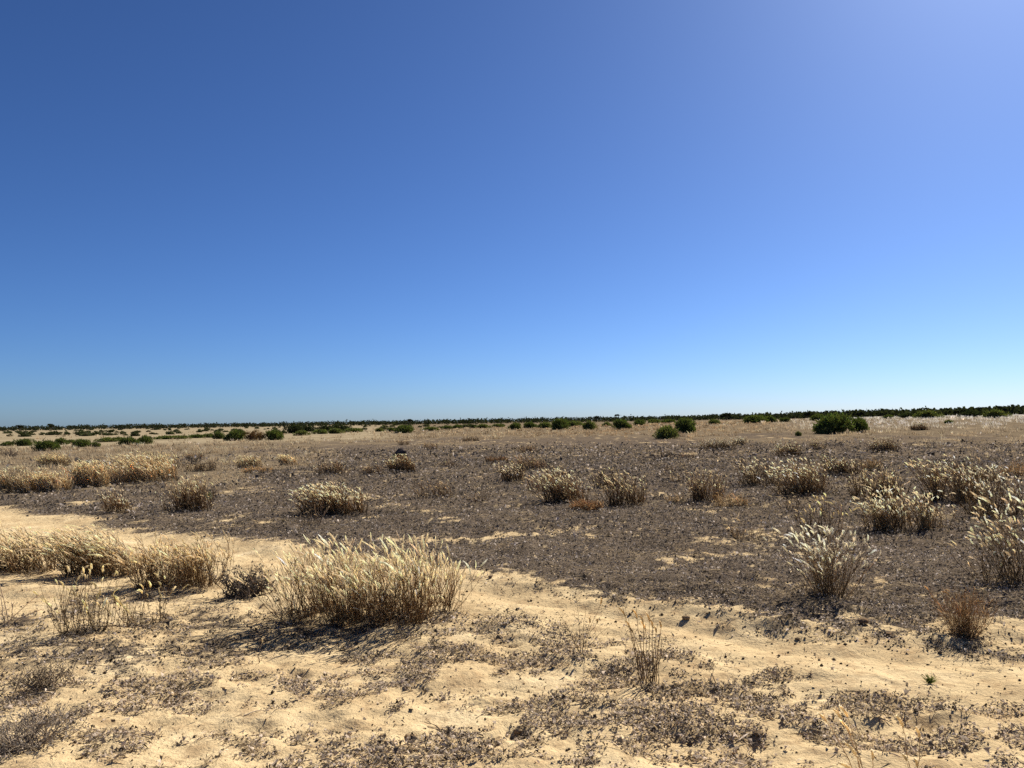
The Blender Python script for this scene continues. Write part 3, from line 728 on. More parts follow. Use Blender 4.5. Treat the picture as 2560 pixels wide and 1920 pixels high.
tri = 0
for i, (px, py, wp, hp, st, label, grp) in enumerate(TUFTS):
    x, y, d, W, D, H = TUFT_AT[i]
    rng = np.random.default_rng(1000 + i)
    S = 'feather' if False else st
    G, Hd = make_tuft(W, D, H, S, rng, d)
    z = hz(x, y)
    if d < 14:
        nf = int(60 + 260 * W)
        fx = rng.normal(0, W * .42, nf); fy = rng.normal(-.02, D * .5 + .05, nf); an = rng.uniform(0, 6.28, nf); fl = rng.uniform(.02, .11, nf)
        gx = fx + np.cos(an) * fl; gy = fy + np.sin(an) * fl
        p0 = np.stack([fx, fy, height(fx + x, fy + y) - z + rng.uniform(.004, .014, nf)], 1); p1 = np.stack([gx, gy, height(gx + x, gy + y) - z + rng.uniform(.004, .022, nf)], 1)
        cc = np.where(rng.random((nf, 1)) < .5, np.array([[.46, .35, .21]]), np.array([[.14, .095, .06]])) * np.exp(rng.normal(0, .25, (nf, 1)))
        G.add(*blades(p0, p1, .0035, cc, cc, rng))
    e = link("grass_tuft", None, None, (x, y, z - .004))
    tag(e, label, "grass", "tufts of dry grass on the flat")
    fo = link("stems", G.mesh("stems", M_STRAW if st in ('orange', 'fine', 'fine1') else M_STEM), e); tag(fo, kind="stuff")
    tri += sum(len(f) for f in G.F)
    if not Hd.empty():
        so = link("seed_heads", Hd.mesh("seed_heads", M_HEAD), e); tag(so, kind="stuff")
        tri += sum(len(f) for f in Hd.F)
print("tuft tris", tri)

# ------------------------------------------------------------------ thin plants whose stems can be told apart
def stem_plant(px, py, specs, label, seed, name="grass_plant", thick=.0022, colr=(.17, .105, .05), headc=(.74, .60, .36), debris=True):
    """specs: (foot dx px, tip dx px, tip height px, head length m or 0)"""
    rng = np.random.default_rng(seed)
    x, y, d = at(px, py); s = math.hypot(d, 1.6) / F_PX
    z = hz(x, y)
    e = link(name, None, None, (x, y, z)); tag(e, label, "plant")
    for (fx, tx, th, hl) in specs:
        K = 8; t = np.linspace(0, 1, K)[:, None]
        b = np.array([fx * s, rng.normal(0, .015), -.01]); tip = np.array([tx * s, rng.normal(0, .05), th * s])
        bow = np.array([(tx - fx) * s * .35 + rng.normal(0, .008), rng.normal(0, .012), 0])
        P = b + (tip - b) * t + bow * (t ** 2 - t) * 1.0 + rng.normal(0, .0035, (K, 3)) * (t > 0)
        G = Geo()
        c = np.array(colr) * math.exp(rng.normal(0, .2))
        Cc = (c[None] * (0.8 + .7 * t))[None]
        G.add(*tubes(P[None], (thick * (1.2 - .7 * t[:, 0]))[None], 5, Cc))
        # side twigs and leaf stubs
        for _ in range(rng.integers(3, 7)):
            j = rng.integers(1, K - 1); dv = rng.normal(0, 1, 3); dv[2] = abs(dv[2]) + .6; dv /= np.linalg.norm(dv)
            q = P[j] + dv * np.linspace(0, 1, 3)[:, None] * rng.uniform(.012, .05)
            G.add(*tubes(q[None], np.array([[thick * .7, thick * .5, thick * .3]]), 3, np.repeat(c[None, None] * 1.2, 3, 1)))
        so = link("stem", G.mesh("stem", M_STEM), e)
        if hl:
            m_ = 9; u = np.linspace(0, 1, m_)[:, None]
            dr = P[-1] - P[-3]; dr /= np.linalg.norm(dr)
            Ph = P[-2] + dr * u * hl + np.array([-.35, 0, -.10]) * hl * u ** 2.2
            prof = np.array([.25, .7, .95, 1, 1, .95, .85, .6, .12]) * .0062 * np.exp(rng.normal(0, .12, m_))
            Hh = Geo(); hc = np.array(headc) * math.exp(rng.normal(0, .12))
            Hh.add(*tubes(Ph[None], prof[None], 6, np.repeat(hc[None, None], m_, 1)))
            nf = 90; q = rng.uniform(0, m_ - 1.001, nf); j = q.astype(int); f2 = (q - j)[:, None]
            p0 = Ph[j] * (1 - f2) + Ph[j + 1] * f2; dd = rng.normal(0, 1, (nf, 3)) + dr * .7; dd /= np.linalg.norm(dd, axis=1, keepdims=True)
            Hh.add(*blades(p0, p0 + dd * .011, .0016, np.repeat(hc[None], nf, 0), np.repeat(hc[None], nf, 0) * 1.05, rng))
            link("seed_head", Hh.mesh("seed_head", M_HEAD), so)
    return e

stem_plant(1622, 1702, [(-18, -55, 172, .07), (-12, -48, 150, .06), (-10, -30, 175, .075), (-5, -38, 128, .05), (-6, -16, 160, .06), (0, -8, 140, .07), (2, 4, 168, .06), (6, 12, 150, .06),
                        (8, 22, 135, .05), (12, 28, 118, .0), (16, 30, 142, .055), (20, 34, 100, 0), (4, -22, 92, 0), (14, 18, 80, 0), (-14, -34, 75, 0)],
           "upright thin-stemmed grass plant with dark foot and long shadow on open sand", 71, thick=.0024)
stem_plant(1452, 1640, [(-4, -52, 98, 0), (-2, -34, 75, 0), (0, -8, 128, 0), (2, 12, 110, 0), (4, 58, 132, .06), (6, 44, 90, .04), (8, 62, 70, 0), (-3, -20, 60, 0), (3, 26, 84, .045)],
           "sparse twiggy plant with bare spreading stems next to the upright thin-stemmed plant", 72, thick=.0017, colr=(.13, .09, .06))
stem_plant(2165, 1985, [(0, -45, 168, .05), (4, -38, 180, .055), (8, -18, 120, .07), (-5, -70, 150, .045), (6, -30, 95, .08), (2, -55, 80, .07), (10, 25, 70, .05)],
           "pale stems with cream seed spikes rising from the bottom frame edge", 73, thick=.0022, colr=(.42, .31, .17), headc=(.84, .72, .48))
stem_plant(2285, 1990, [(0, -18, 150, .06), (3, 12, 125, .06), (-2, -24, 85, .04), (5, 2, 70, .05)],
           "second, shorter pair of pale seed stems at the bottom frame edge", 74, thick=.002, colr=(.40, .29, .16), headc=(.82, .70, .46))
stem_plant(25, 1562, [(-10, -25, 70, 0), (0, 70, 58, 0), (4, 60, 25, 0), (-4, -15, 95, 0), (2, 15, 45, 0)],
           "curved pale bare sticks rising from sand at the frame edge", 75, name="bare_stick_plant", thick=.004, colr=(.42, .33, .23))
stem_plant(645, 1658, [(0, 2, 50, .02), (1, -12, 22, 0), (0, 14, 18, 0)], "tiny lone stem standing on sand below the largest clump's shadow", 76, thick=.0014, colr=(.14, .09, .05))
stem_plant(235, 1590, [(0, 40, 12, 0), (-4, -60, 30, 0), (-10, -85, 55, 0), (3, 25, 18, 0), (6, 60, 8, 0), (-8, -50, -2, 0)],
           "sprawling pale dead stalks at the foot of the open brown tuft", 77, name="bare_stick_plant", thick=.003, colr=(.40, .31, .20))

# ------------------------------------------------------------------ dead shrubs, brush heaps, branches
def twig_paths(rng, start, d, L, depth, out, spread=.6, rad=.004, up=.1, kn=6):
    P = [np.array(start, float)]; d = np.array(d, float); d /= np.linalg.norm(d)
    for k in range(kn):
        d = d + rng.normal(0, .16, 3) + np.array([0, 0, up * .1]); d /= np.linalg.norm(d)
        P.append(P[-1] + d * L / kn)
    P = np.array(P); out.append((P, rad))
    if depth > 0:
        for _ in range(rng.integers(2, 4)):
            j = rng.integers(2, kn)
            nd = d + rng.normal(0, spread, 3); nd /= np.linalg.norm(nd)
            twig_paths(rng, P[j], nd, L * rng.uniform(.4, .7), depth - 1, out, spread, rad * .62, up, kn)

def branch_geo(paths, col, rng, floor=True):
    G = Geo()
    for P, r in paths:
        if floor: P[:, 2] = np.maximum(P[:, 2], r * .8)
        K = len(P); t = np.linspace(0, 1, K)
        c = np.array(col) * math.exp(rng.normal(0, .2))
        G.add(*tubes(P[None], (r * (1.1 - .65 * t))[None], 5, np.repeat(c[None, None], K, 1)))
    return G

def heap(px, py, wp, hp, label, seed, col, n=60, name="brush_heap", lean=(0, 0), leaf=0, leafcol=(.12, .10, .08), cat="brush heap"):
    rng = np.random.default_rng(seed)
    x, y, d = at(px, py); s = math.hypot(d, 1.6) / F_PX; W = wp * s; H = hp * s
    y += W * .2
    paths = []
    thick = np.clip(d / 1700, .002, .012)
    for k in range(n):
        b = np.array([rng.normal(0, W * .16), rng.normal(0, W * .13), 0.0])
        dv = np.array([rng.normal(0, .8) + lean[0], rng.normal(0, .6) + lean[1], rng.uniform(.15, 1.0) * H / W * 2.4])
        twig_paths(rng, b, dv, rng.uniform(.3, .62) * max(W, H) * .85, 1, paths, .7, thick * rng.uniform(.6, 1.3))
    for P, r in paths:
        over = P[:, 2] > H; P[over, 2] = H - (P[over, 2] - H) * .4
    e = link(name, None, None, (x, y, hz(x, y))); tag(e, label, cat)
    G = branch_geo(paths, col, rng)
    o = link("twigs", G.mesh("twigs", M_WOOD), e); tag(o, kind="stuff")
    if leaf:
        pts = np.concatenate([P[1:] for P, r in paths]); q = rng.integers(0, len(pts), leaf); b = pts[q] + rng.normal(0, .01, (leaf, 3))
        dd = rng.normal(0, 1, (leaf, 3)); dd /= np.linalg.norm(dd, axis=1, keepdims=True)
        c = np.array(leafcol)[None] * np.exp(rng.normal(0, .4, (leaf, 1)))
        Lg = Geo(); Lg.add(*blades(b, b + dd * (thick * 6), thick * 2.2, c, c, rng))
        lo = link("dry_leaves", Lg.mesh("dry_leaves", M_LITTER), e); tag(lo, kind="stuff")
    return e

heap(605, 1497, 150, 78, "low dark grey wiry dead shrub beside the largest grass clump", 301, (.085, .065, .05), 75, "dead_shrub", leaf=1100, leafcol=(.085, .072, .062), cat="shrub")
heap(95, 1735, 120, 85, "tangled heap of bent dead stalks on sand near the frame edge", 302, (.32, .245, .155), 48, leaf=250, leafcol=(.12, .10, .075))
heap(35, 1905, 190, 75, "matted grey brush heap in the near corner of the sand", 303, (.28, .225, .165), 95, leaf=900, leafcol=(.16, .14, .12))
heap(18, 1142, 42, 18, "dark dead brush heap beyond the left grassland, by the frame edge", 304, (.075, .058, .05), 26)
heap(478, 1166, 52, 22, "dark broken branch heap among low pale grass", 305, (.06, .048, .042), 24)
heap(415, 1205, 36, 13, "low dark heap at the front corner of the long dense grass stand", 306, (.07, .06, .05), 24)
heap(2095, 1115, 38, 9, "flat dark branch heap beside a small whitish tuft", 307, (.06, .05, .045), 20)
heap(1668, 1152, 85, 14, "long dark fallen branch pile, sunk in the litter of the flat", 308, (.085, .07, .06), 26)
heap(2025, 1238, 40, 22, "blackened twig heap at the foot of the larger twin clump", 309, (.05, .042, .04), 22)

def stump(px, py, wp, hp, label, seed):
    rng = np.random.default_rng(seed)
    x, y, d = at(px, py); s = math.hypot(d, 1.6) / F_PX; W = wp * s; H = hp * s
    G = Geo()
    e = link("burnt_stump", None, None, (x, y, hz(x, y))); tag(e, label, "stump")
    # a leaning broken trunk, ridged
    K = 10; A = 16
    t = np.linspace(0, 1, K)
    cen = np.stack([W * (.12 * t ** 1.5), 0 * t, H * t], 1)
    rad = W * .5 * np.sqrt(1.02 - t ** 2.2)
    ang = np.arange(A) * 2 * np.pi / A
    rr = rad[:, None] * (1 + .28 * (rng.random(A)[None] - .5) + .16 * (rng.random((K, A)) - .5))
    V = np.stack([cen[:, None, 0] + rr * np.cos(ang), cen[:, None, 1] + rr * .8 * np.sin(ang), cen[:, None, 2] - .03 + 0 * rr + (t[:, None] > .85) * rng.uniform(-.16, .02, (1, A)) * H], -1)
    idx = np.arange(K * A).reshape(K, A); a = idx[:-1]; b = np.roll(idx, -1, 1)[:-1]; c = np.roll(idx, -1, 1)[1:]; d_ = idx[1:]
    V = np.concatenate([V.reshape(-1, 3), [[cen[-1, 0], 0, H * .8]]])
    F = np.concatenate([np.stack([a, b, c], -1).reshape(-1, 3), np.stack([a, c, d_], -1).reshape(-1, 3), np.stack([idx[-1], np.roll(idx[-1], -1), np.full(A, K * A)], -1)])
    Cc = np.array([.075, .060, .052])[None] * np.exp(rng.normal(0, .35, (len(V), 1)))
    link("trunk", mesh_from("trunk", V, F, Cc, False, M_WOOD), e)
    paths = []
    for k in range(16):
        twig_paths(rng, (rng.normal(0, W * .3), rng.normal(0, W * .2), 0), (rng.normal(0, .8), rng.normal(0, .6), .9), H * rng.uniform(.5, 1.0), 1, paths, .6, .011)
    o = link("twigs", branch_geo(paths, (.10, .08, .065), rng).mesh("twigs", M_WOOD), e); tag(o, kind="stuff")
stump(1001, 1152, 36, 34, "black leaning stump standing on the dark flat behind a round tuft", 320)

def branch(px, py, lp, ang, label, seed, col, rad=.004, depth=2, name="fallen_twig", rise=.04, cat="twig", spread=.55, kn=7):
    """a twig lying on the ground; ang = heading in the ground plane (0 = to the right, 90 = away)"""
    rng = np.random.default_rng(seed)
    x, y, d = at(px, py); s = math.hypot(d, 1.6) / F_PX
    paths = []
    a = math.radians(ang)
    twig_paths(rng, (0, 0, rad), (math.cos(a), math.sin(a), rise), lp * s, depth, paths, spread, rad, 0, kn)
    z0 = hz(x, y)
    for P, r in paths:
        P[:, 2] = np.clip(P[:, 2], 0, .09 * lp * s + rad) 
        P[:, 2] += height(P[:, 0] + x, P[:, 1] + y) - z0 + r * .6
    o = link(name, branch_geo(paths, col, rng, False).mesh(name, M_WOOD), None, (x, y, z0))
    tag(o, label, cat)
    return o
branch(1208, 1845, 150, 165, "branching dark twig lying on sand near the frame bottom, beside a dug hole", 401, (.12, .085, .06), .0035)
branch(75, 1808, 150, 52, "long thin dark twig on bare sand beside the tangled heap", 402, (.15, .105, .07), .003, 1)
branch(610, 1805, 60, 40, "straight pale stick across a litter mat below the largest clump", 403, (.52, .42, .30), .0035, 0)
branch(1790, 1718, 90, 100, "dark bent twig with forked end standing by a litter mat on the track side", 404, (.11, .08, .055), .003, 2, rise=.5)
branch(1640, 1156, 40, 20, "pale bleached branch end sticking out of the dark branch pile", 405, (.55, .48, .40), .02, 1, "fallen_branch", .35, "branch")
branch(1482, 1168, 26, 15, "short bleached stick on the dark flat behind the paired big tufts", 406, (.58, .50, .40), .018, 1, "fallen_branch", .1, "branch")
branch(22, 1228, 60, 8, "dark fallen log in the left grassland at the frame edge", 407, (.05, .042, .038), .06, 1, "fallen_log", .12, "log")
branch(1895, 1290, 42, 55, "curved pale stick on litter before the low golden straw patch", 408, (.42, .34, .25), .006, 0, "fallen_branch", .2, "branch", kn=6)
branch(1180, 1362, 48, 40, "thin dark curved twig on litter behind the largest clump's end", 409, (.10, .08, .06), .004, 1)
branch(2220, 1478, 20, 75, "small white curled twig on litter beside the vase-shaped tuft", 410, (.62, .55, .45), .003, 0)
branch(540, 1500, 90, 200, "thin bent stalk arching between the dark wiry shrub and the largest clump", 411, (.30, .22, .14), .003, 1)
branch(2395, 1353, 90, 5, "straight dark stick on litter before the big white-plumed thicket", 412, (.07, .058, .05), .006, 0)
branch(1800, 1370, 46, 42, "pale leaning stalk beside the small golden tuft", 413, (.55, .44, .28), .004, 0)
branch(1960, 1372, 70, 10, "pale flat straw stalk lying behind the vase-shaped tuft", 414, (.52, .42, .28), .004, 1)
branch(1190, 1800, 100, 60, "slender grey twig on sand above the branching dark twig", 415, (.22, .17, .12), .0022, 1)
branch(1320, 1860, 110, 30, "hair-thin twig on sand between the dug hole and the big near litter mat", 416, (.25, .18, .11), .0018, 1)
branch(1180, 1510, 36, 50, "small dark stalk at the right foot of the largest clump", 417, (.10, .075, .05), .002, 1, rise=.9)
branch(690, 1470, 80, 95, "bare forked twig rising between dark wiry shrub and largest clump", 418, (.13, .095, .07), .002, 2, rise=1.3)

def sprout(px, py, wp, hp, label, seed):
    rng = np.random.default_rng(seed)
    x, y, d = at(px, py); s = math.hypot(d, 1.6) / F_PX
    n = 70
    b = np.stack([rng.normal(0, wp * s * .1, n), rng.normal(0, wp * s * .1, n), rng.uniform(0, .3, n) * hp * s], 1)
    dd = np.stack([rng.normal(0, .6, n), rng.normal(0, .6, n), rng.uniform(.5, 1, n)], 1); dd /= np.linalg.norm(dd, axis=1, keepdims=True)
    c = np.array([.10, .115, .035])[None] * np.exp(rng.normal(0, .3, (n, 1)))
    G = Geo(); G.add(*blades(b, b + dd * (hp * s * rng.uniform(.35, .75, n))[:, None], .004, c, c * 1.1, rng))
    o = link("green_sprout", G.mesh("green_sprout", M_LEAF), None, (x, y, hz(x, y) - .003)); tag(o, label, "sprout")
sprout(2325, 1714, 22, 30, "tiny green sprout on the bare sand of the track", 450)
sprout(520, 1262, 26, 34, "greenish shoot beside the spreading cream-headed tuft", 451)

# ------------------------------------------------------------------ green shrubs on the plain
def foliage_mesh(name, seed, nlob, nleaf, leaf_len, leaf_w, col, tall=1.0, spiky=.5, hollow=.45):
    """unit bush: about 1 wide, `tall` high, made of leaves through several lobes"""
    rng = np.random.default_rng(seed)
    lob = []
    for k in range(nlob):
        a = rng.uniform(0, 2 * np.pi); r = .30 * math.sqrt(rng.random())
        sz = rng.uniform(.16, .29)
        zc = rng.uniform(.20, .72) * tall * (1 - .5 * r / .3 * .6)
        lob.append((r * math.cos(a) * 1.1, r * math.sin(a) * 1.1, zc, sz))
    lob.append((0, 0, .42 * tall, .32)); lob.append((.12, -.1, .25 * tall, .34)); lob.append((-.16, .05, .25 * tall, .30))
    lob = np.array(lob)
    w = lob[:, 3] ** 2; w /= w.sum()
    q = rng.choice(len(lob), nleaf, p=w)
    v = rng.normal(0, 1, (nleaf, 3)); v /= np.linalg.norm(v, axis=1, keepdims=True)
    rr = (hollow + (1 - hollow) * rng.random(nleaf) ** .6) * np.where(rng.random(nleaf) < .07, rng.uniform(1.1, 1.45, nleaf), 1.0)
    # uneven: let patches of the shell drop out
    pos = lob[q, :3] + v * (lob[q, 3] * rr)[:, None] * np.array([1, 1, tall ** .5])
    g = fbm(pos[:, 0] * 9 + pos[:, 2] * 5, pos[:, 1] * 9 + pos[:, 2] * 6, seed + 3, 2)
    keep = (g > .41) & (pos[:, 2] > .02)
    pos, v = pos[keep], v[keep]; n = len(pos)
    d = v * .8 + np.array([0, 0, spiky]) + rng.normal(0, .45, (n, 3)); d /= np.linalg.norm(d, axis=1, keepdims=True)
    ln = leaf_len * rng.uniform(.6, 1.5, n)
    c = np.array(col)[None] * np.exp(rng.normal(0, .28, (n, 1))) * (1 + rng.normal(0, .09, (n, 3)))
    G = Geo()
    G.add(*blades(pos - d * ln[:, None] * .3, pos + d * ln[:, None] * .7, leaf_w, c, c * 1.15, rng))
    return G.mesh(name, M_LEAF)

def woody_mesh(name, seed, tall, n=7, rad=.012):
    rng = np.random.default_rng(seed); paths = []
    for k in range(n):
        twig_paths(rng, (rng.normal(0, .05), rng.normal(0, .05), -.03), (rng.normal(0, .55), rng.normal(0, .55), 1), tall * rng.uniform(.5, .85), 1, paths, .5, rad * rng.uniform(.6, 1.2))
    return branch_geo(paths, (.10, .08, .06), rng).mesh(name, M_WOOD)

GREEN = (.085, .102, .036); OLIVE = (.112, .122, .048); DARK = (.034, .040, .022); RUST = (.135, .075, .045); GREYG = (.085, .088, .052)
BUSH = {}
for key, (seed, nl, nf, ll, lw, col, tall, sp) in {
    'a': (11, 9, 5200, .075, .020, GREEN, .62, .7), 'b': (12, 11, 5200, .072, .020, GREEN, .55, .6), 'c': (13, 8, 4200, .085, .022, OLIVE, .6, 1.0),
    'd': (14, 12, 3600, .075, .026, OLIVE, .36, .4), 'e': (15, 11, 3600, .075, .026, DARK, .5, .3), 'r': (16, 9, 2600, .09, .016, RUST, .48, .6),
    'f': (17, 10, 3600, .075, .026, GREEN, .42, .5)}.items():
    BUSH[key] = (foliage_mesh("foliage", seed, nl, nf, ll, lw, col, tall, sp), woody_mesh("branches", seed + 50, tall), tall)

def far_ground(px, py):
    return at(px, py)

SHRUBS = [
 # px, base py, w, h, variant, label
 (2102, 1084, 98, 52, 'a', "largest green bush on the plain, tall and rounded"),
 (2155, 1081, 52, 36, 'b', "dark green bush growing against the side of the largest bush"),
 (2070, 1085, 30, 18, 'c', "small yellow-green bush at the foot of the largest bush"),
 (1673, 1097, 62, 33, 'c', "yellow-green bush in front, nearer one of the round bush pair"),
 (1720, 1083, 58, 40, 'a', "dark round bush, taller one of the round bush pair"),
 (1402, 1074, 48, 27, 'b', "round green bush with flat top, first of three spaced across the centre plain"),
 (1475, 1074, 33, 23, 'c', "lopsided green bush, middle of three spaced across the centre plain"),
 (1556, 1074, 48, 27, 'a', "domed dark green bush, last of three spaced across the centre plain"),
 (1289, 1074, 32, 17, 'f', "green bush at the near end of the low hedge-like row"),
 (1325, 1071, 35, 15, 'f', "dark bush in the middle of the low hedge-like row"),
 (1362, 1071, 36, 13, 'd', "low olive bush closing the hedge-like row"),
 (1440, 1066, 42, 12, 'd', "low green bush behind the first two centre bushes"),
 (1518, 1067, 22, 10, 'd', "small low bush just before the domed dark bush"),
 (1600, 1064, 32, 14, 'f', "dark green bush behind and beyond the domed centre bush"),
 (1638, 1059, 34, 10, 'd', "low far bush between domed bush and round bush pair"),
 (1676, 1058, 42, 10, 'f', "long low far bush right behind the round bush pair"),
 (1787, 1060, 30, 13, 'c', "small bush between round bush pair and the long dark bush"),
 (1895, 1058, 62, 20, 'b', "long dark green bush against the far tree belt"),
 (1928, 1056, 30, 16, 'f', "small bush attached to the far end of the long dark bush"),
 (1966, 1055, 30, 11, 'f', "low bush between the long dark bush and the largest bush"),
 (2050, 1052, 34, 17, 'f', "dark bush peeping up behind the largest bush"),
 (2226, 1047, 28, 10, 'f', "small dark bush on the white grass band beyond the largest bush"),
 (2272, 1045, 38, 12, 'e', "dark low bush between two lighter bushes on the white grass band"),
 (2330, 1046, 62, 17, 'd', "wide olive bush on the white grass band"),
 (2432, 1043, 52, 16, 'e', "dark wide bush on the white grass band before the last olive bush"),
 (2502, 1045, 58, 18, 'd', "last olive bush on the white grass band, nearest the frame edge"),
 (1997, 1090, 15, 12, 'c', "small upright olive shrub in brown grass, before the largest bush"),
 (2376, 1059, 20, 9, 'c', "tiny olive shrub in brown grass below the wide olive bush"),
 (1008, 1084, 44, 20, 'b', "lone round dark bush standing out on the golden grass edge"),
 (880, 1081, 48, 9, 'd', "flat olive bush before the lone round bush"),
 (948, 1079, 26, 8, 'd', "little flat olive bush next to the lone round bush"),
 (976, 1080, 24, 10, 'f', "little green bush touching the lone round bush"),
 (1073, 1077, 42, 9, 'd', "flat green bush just beyond the lone round bush"),
 (1116, 1074, 28, 10, 'f', "first of two small dark bushes between lone bush and hedge row"),
 (1143, 1073, 27, 11, 'f', "second of two small dark bushes, nearer the hedge row"),
 (1206, 1071, 36, 9, 'd', "low yellow-green bush before the hedge row, bigger of two"),
 (1246, 1069, 32, 8, 'd', "low yellow-green bush touching the hedge row, smaller of two"),
 (582, 1102, 54, 29, 'a', "large round dark bush beside the rusty dead shrub, farther from the thicket"),
 (541, 1098, 32, 18, 'b', "smaller dark bush leaning on the large round one"),
 (632, 1101, 54, 22, 'r', "rusty brown dead shrub between two round green bushes"),
 (678, 1100, 50, 27, 'a', "round green bush between rusty dead shrub and dark thicket"),
 (750, 1090, 38, 11, 'd', "flat yellow-green bush before the dark thicket"),
 (797, 1086, 40, 10, 'd', "low olive bush at the foot of the dark thicket"),
 (838, 1085, 38, 12, 'd', "pale olive bush at the far end of the dark thicket"),
 (101, 1127, 64, 28, 'a', "nearest dark bush on the plain, round, by itself before the bush row"),
 (52, 1115, 42, 18, 'b', "dark bush behind the nearest round bush, toward the frame edge"),
 (14, 1115, 32, 11, 'f', "low bush at the frame edge in the near bush row"),
 (146, 1112, 32, 16, 'f', "rounded bush just past the nearest dark bush"),
 (172, 1109, 22, 9, 'd', "small low bush filling the gap in the near bush row"),
 (196, 1117, 40, 20, 'b', "dark mid-sized bush before the pale far paddock strip"),
 (232, 1117, 24, 13, 'c', "small round bush standing clear in the grass, before the row"),
 (313, 1112, 50, 19, 'f', "left half of the paired dark bushes in the near row"),
 (357, 1110, 40, 20, 'f', "right half of the paired dark bushes in the near row"),
 (258, 1106, 50, 10, 'd', "flat green bush linking the near row before the pale strip"),
 (290, 1103, 36, 9, 'f', "small dark bush behind the paired bushes"),
 (408, 1099, 60, 8, 'd', "long flat green bush just past the paired bushes"),
 (448, 1098, 42, 8, 'd', "flat green bush, second along the thin hedge past the paired bushes"),
 (486, 1096, 42, 9, 'f', "flat dark bush, third along the thin hedge past the paired bushes"),
 (515, 1095, 30, 9, 'd', "flat bush ending the thin hedge before the large round bush"),
 (335, 1090, 22, 8, 'e', "tiny dark bush on the pale strip behind the paired bushes"),
 (730, 1083, 50, 24, 'e', "tallest blackish bush of the dark thicket"),
 (768, 1079, 42, 17, 'e', "second blackish bush of the dark thicket"),
 (806, 1078, 44, 15, 'e', "third blackish bush of the dark thicket, merging with the tree belt"),
 (848, 1077, 44, 16, 'e', "last blackish bush of the dark thicket"),
]
rng = np.random.default_rng(90)
for (px, py, wp, hp, var, label) in SHRUBS:
    x, y, d = at(px, py); s = d / F_PX * math.cos(math.atan2(x, y)) ; W = wp * s * 1.08; H = hp * s * 1.3
    fm, wm, tall = BUSH[var]
    e = link("green_shrub" if var != 'r' else "dead_shrub", None, None, (x, y + W * .3, hz(x, y + W * .3) - .02 * H))
    e.rotation_euler[2] = rng.uniform(0, 6.28)
    e.scale = (W, W, H / (tall * 1.05))
    tag(e, label, "shrub", "shrubs on the plain")
    a = link("foliage", fm, e); tag(a, kind="stuff")
    b = link("branches", wm, e); tag(b, kind="stuff")

# small shrubs dotted over the far paddock
dots = [foliage_mesh("low_shrub", 60 + k, 5, 420, .16, .07, DARK if k % 2 else GREYG, .45, .3) for k in range(4)]
def dotted(n, x0, x1, y0, y1, label, group, wr, seed):
    rng = np.random.default_rng(seed)
    k = 0
    while k < n:
        px = rng.uniform(x0, x1); py = rng.uniform(y0, y1)
        if vnoise(np.array([px / 45.]), np.array([py / 3.]), 7)[0] < rng.uniform(.25, .6): continue
        x, y, d = at(px, py - (px - x0) * 0.0149)
        s = d / F_PX; W = rng.uniform(*wr) * s * (.5 + .9 * (py - y0) / (y1 - y0))
        o = link("low_shrub", dots[rng.integers(4)], None, (x, y, hz(x, y) - .05))
        o.scale = (W, W, W * rng.uniform(.7, 1.0)); o.rotation_euler[2] = rng.uniform(0, 6.28)
        tag(o, label, "shrub", group); k += 1
dotted(130, 0, 720, 1078.5, 1094, "tiny dark shrub dotted on the pale far paddock under the tree belt", "tiny shrubs dotted on the far paddock", (9, 20), 91)
dotted(60, 860, 1260, 1065.5, 1076, "tiny dark shrub scattered before the tree belt beyond the lone round bush", "tiny shrubs before the centre tree belt", (9, 20), 92)

# ------------------------------------------------------------------ the belt of scrub trees along the horizon
def tree_belt():
    rng = np.random.default_rng(77)
    G = Geo()
    n = 2600
    az = rng.uniform(math.radians(-50), math.radians(52), n)
    R0 = np.interp(np.degrees(az), [-50, -25, 0, 12, 22, 34, 52], [640, 620, 600, 480, 330, 270, 240])
    R = R0 + rng.uniform(0, 1, n) ** 1.2 * R0 * .3
    x = R * np.sin(az); y = R * np.cos(az)
    Ht = np.interp(np.degrees(az), [-50, 0, 20, 52], [3.1, 3.9, 2.7, 2.2]) * np.exp(rng.normal(0, .10, n)) * (.92 + .3 * fbm(az * 60, az * 0, 5, 2))
    zb = macro(x, y)
    m_ = 19
    Wd = rng.uniform(2.2, 4.2, n)
    v = rng.normal(0, 1, (n, m_, 3)); v /= np.linalg.norm(v, axis=2, keepdims=True); v *= rng.random((n, m_, 1)) ** .4
    pos = np.stack([x, y, zb + Ht * .5], 1)[:, None] + v * np.stack([Wd, Wd * .8, Ht * .5], 1)[:, None]
    d = rng.normal(0, 1, (n, m_, 3)); d /= np.linalg.norm(d, axis=2, keepdims=True)
    pos = pos.reshape(-1, 3); d = d.reshape(-1, 3)
    c = np.array([.030, .034, .022])[None] * np.exp(rng.normal(0, .3, (len(pos), 1)))
    ln = rng.uniform(.6, 1.2, len(pos))[:, None]
    G.add(*blades(pos - d * ln * .5, pos + d * ln * .5, rng.uniform(.6, 1.0, len(pos)), c, c, rng))
    P = np.stack([np.stack([x, y, zb - .1], 1), np.stack([x + rng.normal(0, .3, n), y, zb + Ht * .5], 1), np.stack([x + rng.normal(0, .5, n), y, zb + Ht * .8], 1)], 1)
    G.add(*tubes(P, np.repeat(np.array([[.14, .11, .05]]), n, 0), 3, np.full((n, 3, 3), .06)))
    o = link("tree_belt", G.mesh("tree_belt", M_LEAF)); tag(o, "dark belt of low scrub woodland along the whole horizon", "woodland", kind="stuff")
tree_belt()

